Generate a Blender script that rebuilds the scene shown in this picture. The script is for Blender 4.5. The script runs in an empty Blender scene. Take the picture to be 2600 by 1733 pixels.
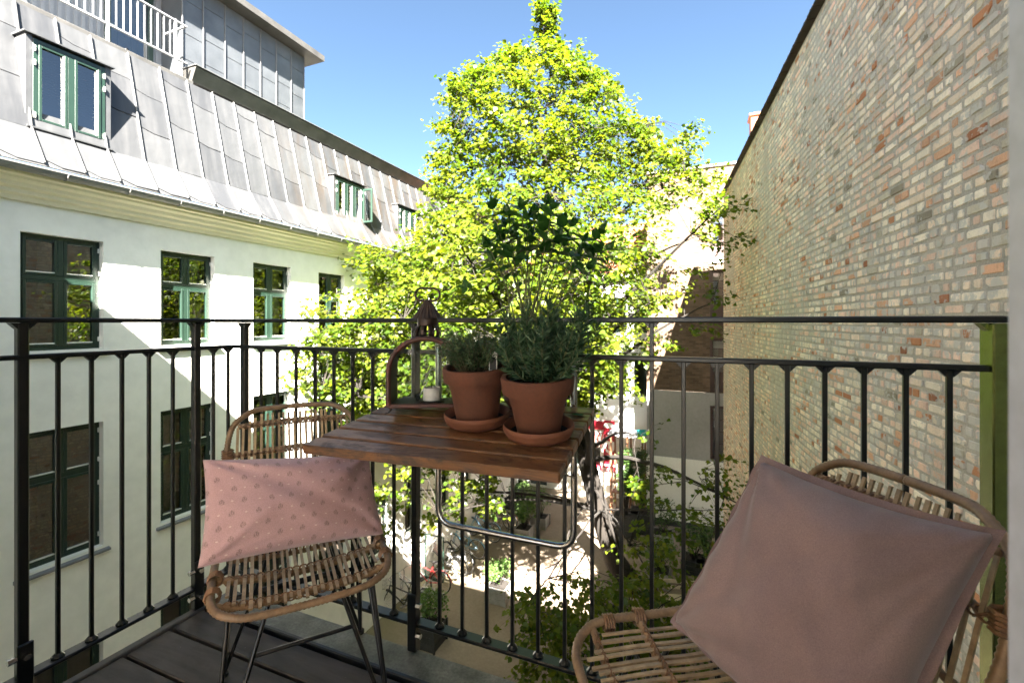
import bpy, math, random
import numpy as np
from mathutils import Vector, Matrix, noise
R = math.radians
random.seed(7)
scene = bpy.context.scene
COL = scene.collection

# ------------------------------------------------------------------ camera, sky, sun, exposure
CZ = 1.10                       # eye height above the balcony floor
YAW = R(22.5)
FPX, CXP, HYP = 2600*16/36, 1300.0, 818.0
cam_d = bpy.data.cameras.new('camera'); cam = bpy.data.objects.new('camera', cam_d); COL.objects.link(cam)
cam.location = (0, 0, CZ); cam.rotation_euler = (R(90), 0, YAW)
cam_d.lens = 16; cam_d.sensor_width = 36; cam_d.sensor_fit = 'HORIZONTAL'
cam_d.shift_y = -(866.5-HYP)/2600
cam_d.clip_start = 0.02; cam_d.clip_end = 1000
cam_d.dof.use_dof = True; cam_d.dof.focus_distance = 1.35; cam_d.dof.aperture_fstop = 6.3
scene.camera = cam

SUN = Vector((0.40, -1.026, 1.0)).normalized()      # towards the sun
world = bpy.data.worlds.new('World'); scene.world = world; world.use_nodes = True
nt = world.node_tree; nt.nodes.clear()
wo = nt.nodes.new('ShaderNodeOutputWorld'); wb = nt.nodes.new('ShaderNodeBackground'); sk = nt.nodes.new('ShaderNodeTexSky')
sk.sky_type = 'NISHITA'; sk.sun_disc = False
sk.sun_elevation = math.asin(SUN.z); sk.sun_rotation = math.atan2(SUN.x, SUN.y)
sk.altitude = 0; sk.air_density = 0.22; sk.dust_density = 1.2; sk.ozone_density = 0.4
wb.inputs[1].default_value = 0.05
wt = nt.nodes.new('ShaderNodeMix'); wt.data_type = 'RGBA'; wt.blend_type = 'MULTIPLY'; wt.inputs[0].default_value = 1.0   # white balance of the whole sky
wt.inputs[7].default_value = (0.79, 0.92, 0.85, 1)
nt.links.new(sk.outputs[0], wt.inputs[6]); nt.links.new(wt.outputs[2], wb.inputs[0]); nt.links.new(wb.outputs[0], wo.inputs[0])
sun_d = bpy.data.lights.new('sun', 'SUN'); sun_d.energy = 5.0; sun_d.angle = R(0.53); sun_d.color = (1.0, 0.94, 0.84)
sun = bpy.data.objects.new('sun', sun_d); COL.objects.link(sun)
sun.rotation_euler = (-SUN).to_track_quat('-Z', 'Y').to_euler(); sun.location = SUN*30
scene.view_settings.view_transform = 'Standard'; scene.view_settings.look = 'None'
scene.view_settings.exposure = 4.6; scene.view_settings.gamma = 1.0
scene.view_settings.use_curve_mapping = False
scene.cycles.max_bounces = 8; scene.cycles.diffuse_bounces = 4; scene.cycles.transparent_max_bounces = 12
scene.cycles.use_denoising = True

# ------------------------------------------------------------------ photograph pixel -> place helpers (measuring only)
_c, _s = math.cos(YAW), math.sin(YAW)
def pray(x, y):
    u = (x-CXP)/FPX; v = (y-HYP)/FPX
    return Vector((u*_c-_s, u*_s+_c, -v))
def atk(x, y, k): return Vector((0, 0, CZ)) + pray(x, y)*k
def onx(x, y, X): r = pray(x, y); return Vector((0, 0, CZ)) + r*(X/r.x)
def ony(x, y, Y): r = pray(x, y); return Vector((0, 0, CZ)) + r*(Y/r.y)
def onz(x, y, Z): r = pray(x, y); return Vector((0, 0, CZ)) + r*((Z-CZ)/r.z)
def proj(p):
    X = p[0]*_c+p[1]*_s; D = -p[0]*_s+p[1]*_c
    return (CXP+FPX*X/D, HYP-FPX*(p[2]-CZ)/D, D)

# ------------------------------------------------------------------ mesh builder
class MB:
    def __init__(self): self.v = []; self.f = []; self.c = None
    def add(self, vs, fs):
        o = len(self.v); self.v += [tuple(p) for p in vs]; self.f += [tuple(i+o for i in f) for f in fs]
        return self
    def quad(self, a, b, c, d): return self.add([a, b, c, d], [(0, 1, 2, 3)])
    def box(self, x0, x1, y0, y1, z0, z1, ch=0.0):
        c = ((x0+x1)/2, (y0+y1)/2, (z0+z1)/2)
        return self.obox(c, (1, 0, 0), (0, 1, 0), (0, 0, 1), (x1-x0)/2, (y1-y0)/2, (z1-z0)/2, ch)
    def obox(self, c, ax, ay, az, hx, hy, hz, ch=0.0):
        c = Vector(c); A = [Vector(ax)*1.0, Vector(ay)*1.0, Vector(az)*1.0]; h = [hx, hy, hz]
        ch = min(ch, 0.45*min(h)) if ch > 0 else 0
        if ch <= 0:
            vs = [c+A[0]*(i*hx)+A[1]*(j*hy)+A[2]*(k*hz) for i in (-1, 1) for j in (-1, 1) for k in (-1, 1)]
            return self.add(vs, [(0, 1, 3, 2), (4, 6, 7, 5), (0, 4, 5, 1), (2, 3, 7, 6), (0, 2, 6, 4), (1, 5, 7, 3)])
        vs = []; ix = {}
        for i in (-1, 1):
            for j in (-1, 1):
                for k in (-1, 1):
                    s = (i, j, k)
                    for a in range(3):
                        o = [s[b]*(h[b] if b == a else h[b]-ch) for b in range(3)]
                        ix[(s, a)] = len(vs); vs.append(c+A[0]*o[0]+A[1]*o[1]+A[2]*o[2])
        fs = []
        for a in range(3):
            b, d = (a+1) % 3, (a+2) % 3
            for sg in (-1, 1):
                def S(p, q):
                    t = [0, 0, 0]; t[a] = sg; t[b] = p; t[d] = q; return tuple(t)
                loop = [ix[(S(-1, -1), a)], ix[(S(1, -1), a)], ix[(S(1, 1), a)], ix[(S(-1, 1), a)]]
                fs.append(loop if sg > 0 else loop[::-1])
        for a in range(3):
            b, d = (a+1) % 3, (a+2) % 3
            for p in (-1, 1):
                for q in (-1, 1):
                    t0 = [0, 0, 0]; t1 = [0, 0, 0]
                    t0[a], t1[a] = -1, 1; t0[b] = t1[b] = p; t0[d] = t1[d] = q
                    t0, t1 = tuple(t0), tuple(t1)
                    lp = [ix[(t0, b)], ix[(t1, b)], ix[(t1, d)], ix[(t0, d)]]
                    fs.append(lp if p*q > 0 else lp[::-1])
        for i in (-1, 1):
            for j in (-1, 1):
                for k in (-1, 1):
                    s = (i, j, k); t = [ix[(s, 0)], ix[(s, 1)], ix[(s, 2)]]
                    fs.append(t if i*j*k > 0 else t[::-1])
        return self.add(vs, fs)
    def bar(self, p0, p1, w, h, up=(0, 0, 1), ch=0.0):
        p0, p1 = Vector(p0), Vector(p1); d = (p1-p0); L = d.length; d.normalize(); up = Vector(up)
        sx = d.cross(up)
        if sx.length < 1e-5: sx = d.cross(Vector((1, 0, 0)))
        sx.normalize(); uz = sx.cross(d)
        return self.obox((p0+p1)/2, d, sx, uz, L/2, w/2, h/2, ch)
    def tube(self, pts, r, n=8, closed=False, caps=True, flat=None, rot=0.0):
        pts = [Vector(p) for p in pts]; m = len(pts)
        rs = r if isinstance(r, (list, tuple)) else [r]*m
        prev = None; rings = []
        for i, p in enumerate(pts):
            if closed: t = pts[(i+1) % m]-pts[i-1]
            else: t = pts[min(i+1, m-1)]-pts[max(i-1, 0)]
            if t.length < 1e-9: t = Vector((0, 0, 1))
            t.normalize()
            if prev is None:
                a = Vector((0, 0, 1)) if abs(t.z) < 0.9 else Vector((1, 0, 0))
                nx = a.cross(t).normalized()
            else:
                nx = prev-t*prev.dot(t)
                if nx.length < 1e-6: nx = Vector((1, 0, 0)).cross(t)
                nx.normalize()
            ny = t.cross(nx); prev = nx
            fl = 1.0 if flat is None else flat
            rings.append([p+nx*(rs[i]*math.cos(2*math.pi*j/n+rot))+ny*(rs[i]*fl*math.sin(2*math.pi*j/n+rot)) for j in range(n)])
        vs = [q for rg in rings for q in rg]; fs = []
        for i in range(m if closed else m-1):
            a, b = i*n, ((i+1) % m)*n
            for j in range(n): fs.append((a+j, a+(j+1) % n, b+(j+1) % n, b+j))
        if caps and not closed:
            fs.append(tuple(range(n))[::-1]); fs.append(tuple((m-1)*n+j for j in range(n)))
        return self.add(vs, fs)
    def lathe(self, prof, n=32, c=(0, 0, 0), closed_prof=False):
        vs = []; m = len(prof)
        for (r, z) in prof:
            for j in range(n):
                a = 2*math.pi*j/n; vs.append((c[0]+r*math.cos(a), c[1]+r*math.sin(a), c[2]+z))
        fs = []
        for i in range(m if closed_prof else m-1):
            a, b = i*n, ((i+1) % m)*n
            for j in range(n): fs.append((a+j, a+(j+1) % n, b+(j+1) % n, b+j))
        return self.add(vs, fs)
    def disc(self, c, r, n=24, z=0):
        vs = [(c[0]+r*math.cos(2*math.pi*j/n), c[1]+r*math.sin(2*math.pi*j/n), c[2]) for j in range(n)]
        return self.add(vs, [tuple(range(n))])
    def prism(self, poly, ext):
        e = Vector(ext); n = len(poly); P = [Vector(p) for p in poly]
        vs = P+[p+e for p in P]
        fs = [tuple(range(n))[::-1], tuple(range(n, 2*n))]+[(i, (i+1) % n, n+(i+1) % n, n+i) for i in range(n)]
        return self.add(vs, fs)
    def xf(self, M):
        self.v = [tuple(M @ Vector(p)) for p in self.v]; return self
    def mesh(self, name, mat=None, smooth=False, angle=None):
        me = bpy.data.meshes.new(name); me.from_pydata(self.v, [], self.f)
        if self.c is not None:
            at = me.color_attributes.new('col', 'FLOAT_COLOR', 'POINT')
            at.data.foreach_set('color', np.asarray(self.c, dtype=np.float32).ravel())
        if smooth:
            me.polygons.foreach_set('use_smooth', [True]*len(me.polygons))
            if angle is not None:
                try: me.set_sharp_from_angle(angle=R(angle))
                except Exception: pass
        if mat: me.materials.append(mat)
        me.update(); return me
    def build(self, name, mat, parent=None, smooth=False, angle=40, world_coords=True, kind=None):
        return link(name, self.mesh(name, mat, smooth, angle), parent, world_coords, kind)

def link(name, me, parent=None, world_coords=True, kind=None, loc=None):
    o = bpy.data.objects.new(name, me); COL.objects.link(o)
    if parent is not None:
        o.parent = parent
        if world_coords and parent.type == 'EMPTY': o.location = -parent.location
    if loc is not None: o.location = o.location + Vector(loc)
    if kind: o['kind'] = kind
    return o
def thing(name, label, cat, loc=(0, 0, 0), rotz=0.0, group=None):
    o = bpy.data.objects.new(name, None); COL.objects.link(o); o.empty_display_size = 0.1
    o.location = loc; o.rotation_euler = (0, 0, rotz); o['label'] = label; o['category'] = cat
    if group: o['group'] = group
    return o
def tag(o, label, cat, group=None):
    o['label'] = label; o['category'] = cat
    if group: o['group'] = group
    return o
def dup(root, loc, rotz, label=None):
    def cp(o, par):
        n = o.copy(); COL.objects.link(n)
        if par is not None: n.parent = par
        for ch in o.children: cp(ch, n)
        return n
    r = cp(root, None); r.location = loc; r.rotation_euler = (0, 0, rotz)
    if label: r['label'] = label
    return r

# ------------------------------------------------------------------ materials
def NN(nt, t, **kw):
    n = nt.nodes.new(t)
    for k, v in kw.items(): setattr(n, k, v)
    return n
def basemat(name):
    m = bpy.data.materials.new(name); m.use_nodes = True; nt = m.node_tree
    return m, nt, nt.nodes['Principled BSDF']
def ramp(nt, fac, stops):
    r = NN(nt, 'ShaderNodeValToRGB'); e = r.color_ramp.elements
    while len(e) > 1: e.remove(e[-1])
    e[0].position = stops[0][0]; e[0].color = (*stops[0][1], 1)
    for p, c in stops[1:]:
        x = e.new(p); x.color = (*c, 1)
    nt.links.new(fac, r.inputs[0]); return r.outputs[0]
def mixc(nt, fac, a, b, mode='MIX'):
    m = NN(nt, 'ShaderNodeMix', data_type='RGBA', blend_type=mode)
    for s, v in ((m.inputs[0], fac), (m.inputs[6], a), (m.inputs[7], b)):
        if isinstance(v, (int, float)): s.default_value = v
        elif isinstance(v, tuple): s.default_value = (*v[:3], 1)
        else: nt.links.new(v, s)
    return m.outputs[2]
def mth(nt, op, a, b=None, c=None, clamp=False):
    m = NN(nt, 'ShaderNodeMath', operation=op, use_clamp=clamp)
    for s, v in zip(m.inputs, (a, b, c)):
        if v is None: continue
        if isinstance(v, (int, float)): s.default_value = v
        else: nt.links.new(v, s)
    return m.outputs[0]
def coords(nt, scale=(1, 1, 1), obj=False, rot=(0, 0, 0)):
    if obj: src = NN(nt, 'ShaderNodeTexCoord').outputs['Object']
    else: src = NN(nt, 'ShaderNodeNewGeometry').outputs['Position']
    mp = NN(nt, 'ShaderNodeMapping'); mp.inputs['Scale'].default_value = scale; mp.inputs['Rotation'].default_value = rot
    nt.links.new(src, mp.inputs[0]); return mp.outputs[0]
def nz(nt, vec, scale, detail=4, rough=0.55, dist=0.0):
    n = NN(nt, 'ShaderNodeTexNoise'); n.inputs['Scale'].default_value = scale; n.inputs['Detail'].default_value = detail
    n.inputs['Roughness'].default_value = rough; n.inputs['Distortion'].default_value = dist
    nt.links.new(vec, n.inputs['Vector']); return n.outputs[0]
def bump(nt, h, strength, dist, bs, prev=None):
    b = NN(nt, 'ShaderNodeBump'); b.inputs['Strength'].default_value = strength; b.inputs['Distance'].default_value = dist
    nt.links.new(h, b.inputs['Height'])
    if prev is not None: nt.links.new(prev, b.inputs['Normal'])
    if bs is not None: nt.links.new(b.outputs[0], bs.inputs['Normal'])
    return b.outputs[0]
def pm(name, col, rough=0.6, metal=0.0, var=0.15, vs=3.0, col2=None, fine=0.08, fs=60.0, bumpS=0.0, bumpD=0.002, bscale=120.0, obj=False, spec=0.5, rvar=0.0, stretch=(1, 1, 1)):
    m, nt, bs = basemat(name); v = coords(nt, stretch, obj)
    n1 = nz(nt, v, vs, 5); n2 = nz(nt, v, fs, 3)
    c2 = col2 or tuple(c*(1-2*var) for c in col)
    c = mixc(nt, ramp(nt, n1, [(0.3, (0, 0, 0)), (0.7, (1, 1, 1))]), c2, col)
    hi = tuple(1+fine for _ in range(3)); lo = tuple(1-fine for _ in range(3))
    c = mixc(nt, 1.0, c, ramp(nt, n2, [(0.35, lo), (0.65, hi)]), 'MULTIPLY')
    nt.links.new(c, bs.inputs['Base Color']); bs.inputs['Roughness'].default_value = rough; bs.inputs['Metallic'].default_value = metal
    bs.inputs['Specular IOR Level'].default_value = spec
    if rvar:
        nt.links.new(mth(nt, 'MULTIPLY_ADD', n1, rvar, rough-rvar/2, clamp=True), bs.inputs['Roughness'])
    if bumpS: bump(nt, nz(nt, v, bscale, 4), bumpS, bumpD, bs)
    return m
M = {}
M['stucco'] = pm('white_stucco', (0.86, 0.845, 0.80), 0.9, var=0.045, vs=0.8, fine=0.035, fs=5, bumpS=0.7, bumpD=0.012, bscale=6)
M['cornice'] = pm('cornice_paint_yellow_bounce', (0.74, 0.69, 0.50), 0.8, var=0.05, vs=1.5, fine=0.03)  # yellow of bounced light put into the paint colour
M['greenpaint'] = pm('dark_green_window_paint', (0.012, 0.030, 0.021), 0.4, var=0.1, vs=4, fine=0.05)
M['sill'] = pm('grey_sill_metal', (0.20, 0.20, 0.23), 0.5, var=0.1)
M['bead'] = pm('pale_glazing_strip', (0.62, 0.62, 0.58), 0.5, var=0.05)
M['hinge'] = pm('bright_hinge_metal', (0.65, 0.65, 0.62), 0.4, metal=0.3, var=0.05)
M['room'] = pm('dim_room_paint', (0.10, 0.095, 0.085), 0.9, var=0.15)
M['curtain'] = pm('pale_curtain_cloth', (0.62, 0.62, 0.58), 0.9, var=0.06, vs=8)
M['gutter'] = pm('weathered_gutter_zinc', (0.21, 0.21, 0.196), 0.6, metal=0.2, var=0.12, vs=4)
M['darkzinc'] = pm('dark_zinc_flashing', (0.12, 0.115, 0.108), 0.5, metal=0.5, var=0.2, vs=3)
M['whiteclad'] = pm('white_profiled_cladding', (0.22, 0.225, 0.235), 0.5, var=0.04)
M['railpaint'] = pm('black_rail_paint', (0.00605, 0.0066, 0.00605), 0.34, var=0.15, vs=20, fine=0.15, bumpS=0.25, bumpD=0.0006, bscale=350)
M['postreflect'] = pm('post_paint_green_reflection', (0.20, 0.24, 0.08), 0.25, metal=0.9, var=0.1, vs=20, bumpS=0.35, bumpD=0.001, bscale=260)  # green reflection of the tree put into the dark post's base colour
M['bolt'] = pm('bright_bolt_steel', (0.55, 0.55, 0.53), 0.25, metal=1.0, var=0.1)
M['chrome'] = pm('dull_chrome', (0.4125, 0.42, 0.4125), 0.18, metal=1.0, var=0.1, vs=12)
M['slabstone'] = pm('wet_mossy_concrete_edge', (0.20, 0.20, 0.18), 0.6, var=0.25, vs=9, fine=0.2, fs=120, bumpS=0.6, bumpD=0.003, bscale=90, col2=(0.07, 0.075, 0.06))
M['rubber'] = pm('black_trim_rubber', (0.012, 0.012, 0.013), 0.3, var=0.1)
M['deckframe'] = pm('grey_brown_deck_trim', (0.10, 0.092, 0.085), 0.7, var=0.2, vs=8)
M['ownwall'] = pm('pale_plaster', (0.84, 0.83, 0.80), 0.9, var=0.03, bumpS=0.3, bumpD=0.006, bscale=10)
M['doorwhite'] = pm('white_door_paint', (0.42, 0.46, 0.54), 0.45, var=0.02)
M['floorwood'] = pm('pale_oak_room_floor', (0.52, 0.40, 0.28), 0.5, var=0.15, vs=2)
M['redtile'] = pm('red_roof_tile', (0.28, 0.091, 0.042), 0.8, var=0.2, vs=1.5, fine=0.2, fs=8)
M['brownframe'] = pm('dark_brown_window_paint', (0.055, 0.030, 0.026), 0.5, var=0.1)
M['greystucco'] = pm('grey_cement_render', (0.27, 0.265, 0.26), 0.9, var=0.1, vs=0.8, fine=0.05, fs=10)
M['whitepaint'] = pm('white_wall_paint', (0.72, 0.71, 0.67), 0.85, var=0.04, vs=0.7)
M['darkpaint'] = pm('dark_plinth_tar', (0.03, 0.03, 0.032), 0.7, var=0.1)
M['shopred'] = pm('signal_red_paint', (0.4125, 0.01125, 0.03), 0.45, var=0.06)
M['shopwhite'] = pm('white_sign_paint', (0.80, 0.80, 0.78), 0.5, var=0.03)
M['bark'] = pm('linden_bark', (0.0165, 0.0121, 0.0088), 0.95, var=0.25, vs=5, fine=0.25, fs=25, bumpS=0.9, bumpD=0.03, bscale=12, stretch=(1, 1, 0.3))
M['terracotta'] = pm('weathered_terracotta', (0.1045, 0.03381, 0.01591), 0.85, var=0.16, vs=14, fine=0.08, fs=140, bumpS=0.25, bumpD=0.001, bscale=200, col2=(0.07956, 0.02735, 0.01392))
M['saucer'] = pm('orange_terracotta_saucer', (0.158, 0.05346, 0.0243), 0.75, var=0.12, vs=16, fine=0.06, bumpS=0.15, bumpD=0.001)
M['glazedpot'] = pm('dark_oxblood_glaze', (0.0595, 0.0126, 0.0084), 0.25, var=0.2, vs=12)
M['soil'] = pm('dark_potting_soil', (0.018, 0.013, 0.010), 0.95, var=0.3, vs=60, fine=0.4, fs=300, bumpS=1.0, bumpD=0.006, bscale=180)
M['plasticpot'] = pm('grey_nursery_plastic', (0.05, 0.055, 0.06), 0.35, var=0.1)
M['lanternred'] = pm('rusty_red_lantern_metal', (0.0884, 0.0204, 0.01496), 0.5, metal=0.3, var=0.25, vs=25, fine=0.2, col2=(0.0408, 0.0238, 0.01904), bumpS=0.3, bumpD=0.0008)
M['lanternrust'] = pm('dull_brown_lantern_metal', (0.04875, 0.0345, 0.02925), 0.45, metal=0.5, var=0.2, vs=25, fine=0.15, col2=(0.03375, 0.01875, 0.01425))
M['lanterndark'] = pm('dark_lantern_inside', (0.02205, 0.02205, 0.02058), 0.6, metal=0.3, var=0.3, vs=20)  # darker metal for inner shell, base plate and small fittings
M['wax'] = pm('white_candle_wax', (0.525, 0.5325, 0.51), 0.5, var=0.06, vs=15)
M['wick'] = pm('burnt_wick', (0.01, 0.01, 0.01), 0.9)
M['feather'] = pm('white_glass_ornament', (0.72, 0.74, 0.70), 0.3, var=0.05)
M['blacksteel'] = pm('black_chair_steel', (0.0054, 0.0054, 0.006), 0.32, var=0.1, vs=20)
M['rattanbind'] = pm('brown_rattan_binding', (0.24, 0.128, 0.064), 0.5, var=0.2, vs=30, fine=0.2, fs=400)
M['tagpaper'] = pm('pale_plant_tag_plastic', (0.55, 0.55, 0.50), 0.5, var=0.05)
M['tagprint'] = pm('black_tag_print', (0.02, 0.02, 0.02), 0.6)
M['tyre'] = pm('black_tyre_rubber', (0.018, 0.018, 0.018), 0.7)
M['spoke'] = pm('bicycle_steel', (0.45, 0.45, 0.45), 0.35, metal=0.9, var=0.1)
M['bikeblack'] = pm('black_bicycle_paint', (0.015, 0.015, 0.016), 0.3)
M['bikered'] = pm('red_bicycle_paint', (0.50, 0.03, 0.03), 0.3)
M['bikeblue'] = pm('light_blue_bicycle_paint', (0.20, 0.42, 0.60), 0.3)
M['bikesilver'] = pm('silver_bicycle_paint', (0.55, 0.55, 0.55), 0.3, metal=0.5)
M['bikebrown'] = pm('brown_bicycle_paint', (0.20, 0.10, 0.05), 0.3)
M['saddle'] = pm('black_saddle_vinyl', (0.02, 0.018, 0.017), 0.5)
M['crate'] = pm('grey_planter_boards', (0.30, 0.285, 0.27), 0.85, var=0.15, vs=6)
M['darkcrate'] = pm('dark_planter_boards', (0.035, 0.035, 0.035), 0.75, var=0.2, vs=6)
M['benchwood'] = pm('pale_bench_timber', (0.50, 0.42, 0.30), 0.7, var=0.1, vs=6)
M['teal'] = pm('teal_plastic', (0.02, 0.40, 0.42), 0.35)
M['blind'] = pm('dark_blind_slat', (0.06, 0.065, 0.075), 0.6)
M['coping'] = pm('dark_coping_tile', (0.035, 0.020, 0.015), 0.8, var=0.2)
M['yellow'] = pm('yellow_plastic', (0.75, 0.45, 0.02), 0.4)
M['brownwood'] = pm('brown_furniture_wood', (0.22, 0.10, 0.05), 0.6, var=0.15, vs=8)
M['awning'] = None

def glass(name, ior=1.75, tint=(0.86, 0.9, 0.88), rough=0.0):
    m = bpy.data.materials.new(name); m.use_nodes = True; nt = m.node_tree; nt.nodes.clear()
    o = NN(nt, 'ShaderNodeOutputMaterial'); mx = NN(nt, 'ShaderNodeMixShader'); fr = NN(nt, 'ShaderNodeFresnel')
    tr = NN(nt, 'ShaderNodeBsdfTransparent'); gl = NN(nt, 'ShaderNodeBsdfGlossy')
    fr.inputs[0].default_value = ior; tr.inputs[0].default_value = (*tint, 1); gl.inputs['Roughness'].default_value = rough
    v = coords(nt); b = NN(nt, 'ShaderNodeBump'); b.inputs['Strength'].default_value = 0.05; b.inputs['Distance'].default_value = 0.02
    nt.links.new(nz(nt, v, 2.2, 2), b.inputs['Height']); nt.links.new(b.outputs[0], gl.inputs['Normal'])
    nt.links.new(fr.outputs[0], mx.inputs[0]); nt.links.new(tr.outputs[0], mx.inputs[1]); nt.links.new(gl.outputs[0], mx.inputs[2])
    nt.links.new(mx.outputs[0], o.inputs[0]); return m
M['glass'] = glass('window_glass', 2.6)
M['lglass'] = glass('dusty_lantern_glass', 1.4, (0.66, 0.74, 0.68))
_n = M['lglass'].node_tree; _o = [q for q in _n.nodes if q.type == 'OUTPUT_MATERIAL'][0]; _s0 = _o.inputs[0].links[0].from_socket
_d = NN(_n, 'ShaderNodeBsdfDiffuse'); _d.inputs[0].default_value = (0.35, 0.38, 0.34, 1); _m = NN(_n, 'ShaderNodeMixShader')
_n.links.new(mth(_n, 'MULTIPLY', ramp(_n, nz(_n, coords(_n), 130, 4, 0.7), [(0.45, (0.2, 0.2, 0.2)), (0.75, (1, 1, 1))]), 0.4), _m.inputs[0])
_n.links.new(_s0, _m.inputs[1]); _n.links.new(_d.outputs[0], _m.inputs[2]); _n.links.new(_m.outputs[0], _o.inputs[0])

def leafmat(name, cols, trans, tmix=0.45, rough=0.45, attr=True, spec=0.3):
    m = bpy.data.materials.new(name); m.use_nodes = True; nt = m.node_tree
    bs = nt.nodes['Principled BSDF']; out = nt.nodes['Material Output']
    if attr:
        a = NN(nt, 'ShaderNodeAttribute'); a.attribute_name = 'col'; sep = NN(nt, 'ShaderNodeSeparateColor')
        nt.links.new(a.outputs['Color'], sep.inputs[0]); f = sep.outputs[0]
    else:
        f = NN(nt, 'ShaderNodeObjectInfo').outputs['Random']
    c = ramp(nt, f, [(i/(len(cols)-1), q) for i, q in enumerate(cols)])
    tcol = mixc(nt, 1.0, c, trans, 'MULTIPLY')
    nt.links.new(c, bs.inputs['Base Color']); bs.inputs['Roughness'].default_value = rough; bs.inputs['Specular IOR Level'].default_value = spec
    t = NN(nt, 'ShaderNodeBsdfTranslucent'); nt.links.new(tcol, t.inputs[0])
    mx = NN(nt, 'ShaderNodeMixShader'); mx.inputs[0].default_value = tmix
    nt.links.new(bs.outputs[0], mx.inputs[1]); nt.links.new(t.outputs[0], mx.inputs[2]); nt.links.new(mx.outputs[0], out.inputs[0])
    return m
M['lindenleaf'] = leafmat('young_linden_leaf', [(0.018, 0.040, 0.003), (0.040, 0.070, 0.004), (0.068, 0.092, 0.005), (0.094, 0.107, 0.008)], (1.9, 1.9, 0.9), 0.5)
M['shrubleaf'] = leafmat('shrub_leaf', [(0.03, 0.075, 0.012), (0.07, 0.13, 0.03), (0.12, 0.17, 0.06)], (1.4, 1.5, 0.8), 0.35)
M['darkleaf'] = leafmat('dark_evergreen_leaf', [(0.02, 0.05, 0.012), (0.05, 0.09, 0.02)], (1.2, 1.4, 0.8), 0.25)
M['mint'] = leafmat('mint_leaf', [(0.021, 0.07125, 0.0165), (0.03375, 0.0975, 0.021), (0.04875, 0.1237, 0.03375)], (1.2, 1.5, 0.45), 0.38, attr=False)
M['rosemary'] = leafmat('rosemary_needle', [(0.021, 0.0525, 0.0224), (0.0385, 0.084, 0.0385), (0.077, 0.126, 0.07)], (0.91, 1.05, 0.63), 0.2)
M['thyme'] = leafmat('thyme_leaf', [(0.0245, 0.0525, 0.021), (0.049, 0.0875, 0.035), (0.091, 0.133, 0.0665)], (0.91, 1.05, 0.63), 0.25)
M['stem'] = pm('pale_green_herb_stem', (0.104, 0.12, 0.048), 0.6, var=0.2, vs=30)
M['twigstem'] = pm('brown_herb_stem', (0.10, 0.08, 0.04), 0.7, var=0.2, vs=30)

def zinc():
    m, nt, bs = basemat('aged_zinc_sheet'); v = coords(nt)
    rnd = NN(nt, 'ShaderNodeObjectInfo').outputs['Random']
    c = ramp(nt, rnd, [(0.0, (0.044, 0.046, 0.051)), (0.5, (0.056, 0.058, 0.062)), (1.0, (0.070, 0.072, 0.076))])
    st = nz(nt, coords(nt, (1, 3.0, 0.35)), 2.0, 5, 0.6)
    c = mixc(nt, ramp(nt, st, [(0.45, (0, 0, 0)), (0.75, (0.5, 0.5, 0.5))]), c, (0.095, 0.095, 0.098))
    sp = NN(nt, 'ShaderNodeSeparateXYZ'); nt.links.new(NN(nt, 'ShaderNodeNewGeometry').outputs['Position'], sp.inputs[0])
    far = mth(nt, 'MULTIPLY_ADD', sp.outputs[1], 0.45, -3.1, clamp=True)
    rn = ramp(nt, nz(nt, coords(nt, (1, 2.2, 0.5)), 1.6, 5, 0.65, 0.4), [(0.42, (0, 0, 0)), (0.68, (1, 1, 1))])
    c = mixc(nt, mth(nt, 'MULTIPLY', far, mth(nt, 'MULTIPLY', rn, 0.75)), c, (0.060, 0.042, 0.028))
    nt.links.new(c, bs.inputs['Base Color']); bs.inputs['Metallic'].default_value = 0.35
    nt.links.new(mth(nt, 'MULTIPLY_ADD', st, 0.2, 0.36), bs.inputs['Roughness'])
    bump(nt, nz(nt, v, 2.5, 2), 0.5, 0.03, bs)
    return m
M['zinc'] = zinc()
M['zincdull'] = pm('dull_penthouse_zinc', (0.0646, 0.0714, 0.08024), 0.42, metal=0.4, var=0.2, vs=2.0, col2=(0.1088, 0.117, 0.1278))
M['zincseam'] = pm('bright_zinc_seam', (0.102, 0.1032, 0.1056), 0.45, metal=0.2, var=0.08)

def brickmat():
    m, nt, bs = basemat('old_smeared_brick'); v = coords(nt)
    a = NN(nt, 'ShaderNodeAttribute'); a.attribute_name = 'col'
    n1 = nz(nt, v, 7, 6, 0.65, 0.3); n2 = nz(nt, v, 45, 5, 0.7); n3 = nz(nt, v, 0.55, 4, 0.6)
    c = mixc(nt, 1.0, a.outputs['Color'], ramp(nt, n2, [(0.3, (0.84, 0.83, 0.82)), (0.5, (1, 1, 1)), (0.75, (1.08, 1.07, 1.05))]), 'MULTIPLY')
    dark = ramp(nt, nz(nt, v, 11, 6, 0.75, 0.5), [(0.62, (0, 0, 0)), (0.74, (0.7, 0.7, 0.7))])
    c = mixc(nt, dark, c, (0.16, 0.13, 0.10))
    thr = mth(nt, 'MULTIPLY_ADD', n3, 0.55, mth(nt, 'MULTIPLY', n1, 1.0))
    sm = ramp(nt, thr, [(0.775, (0, 0, 0)), (0.825, (0.9, 0.9, 0.9))])
    c = mixc(nt, sm, c, (0.58, 0.53, 0.465))
    c = mixc(nt, 1.0, c, ramp(nt, nz(nt, coords(nt, (0.6, 0.6, 0.10)), 3.0, 5, 0.65), [(0.35, (0.86, 0.855, 0.85)), (0.6, (1.08, 1.08, 1.08))]), 'MULTIPLY')
    nt.links.new(c, bs.inputs['Base Color']); bs.inputs['Roughness'].default_value = 0.92
    bs.inputs['Specular IOR Level'].default_value = 0.2
    bump(nt, n2, 0.7, 0.008, bs); return m
M['brick'] = brickmat()
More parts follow.
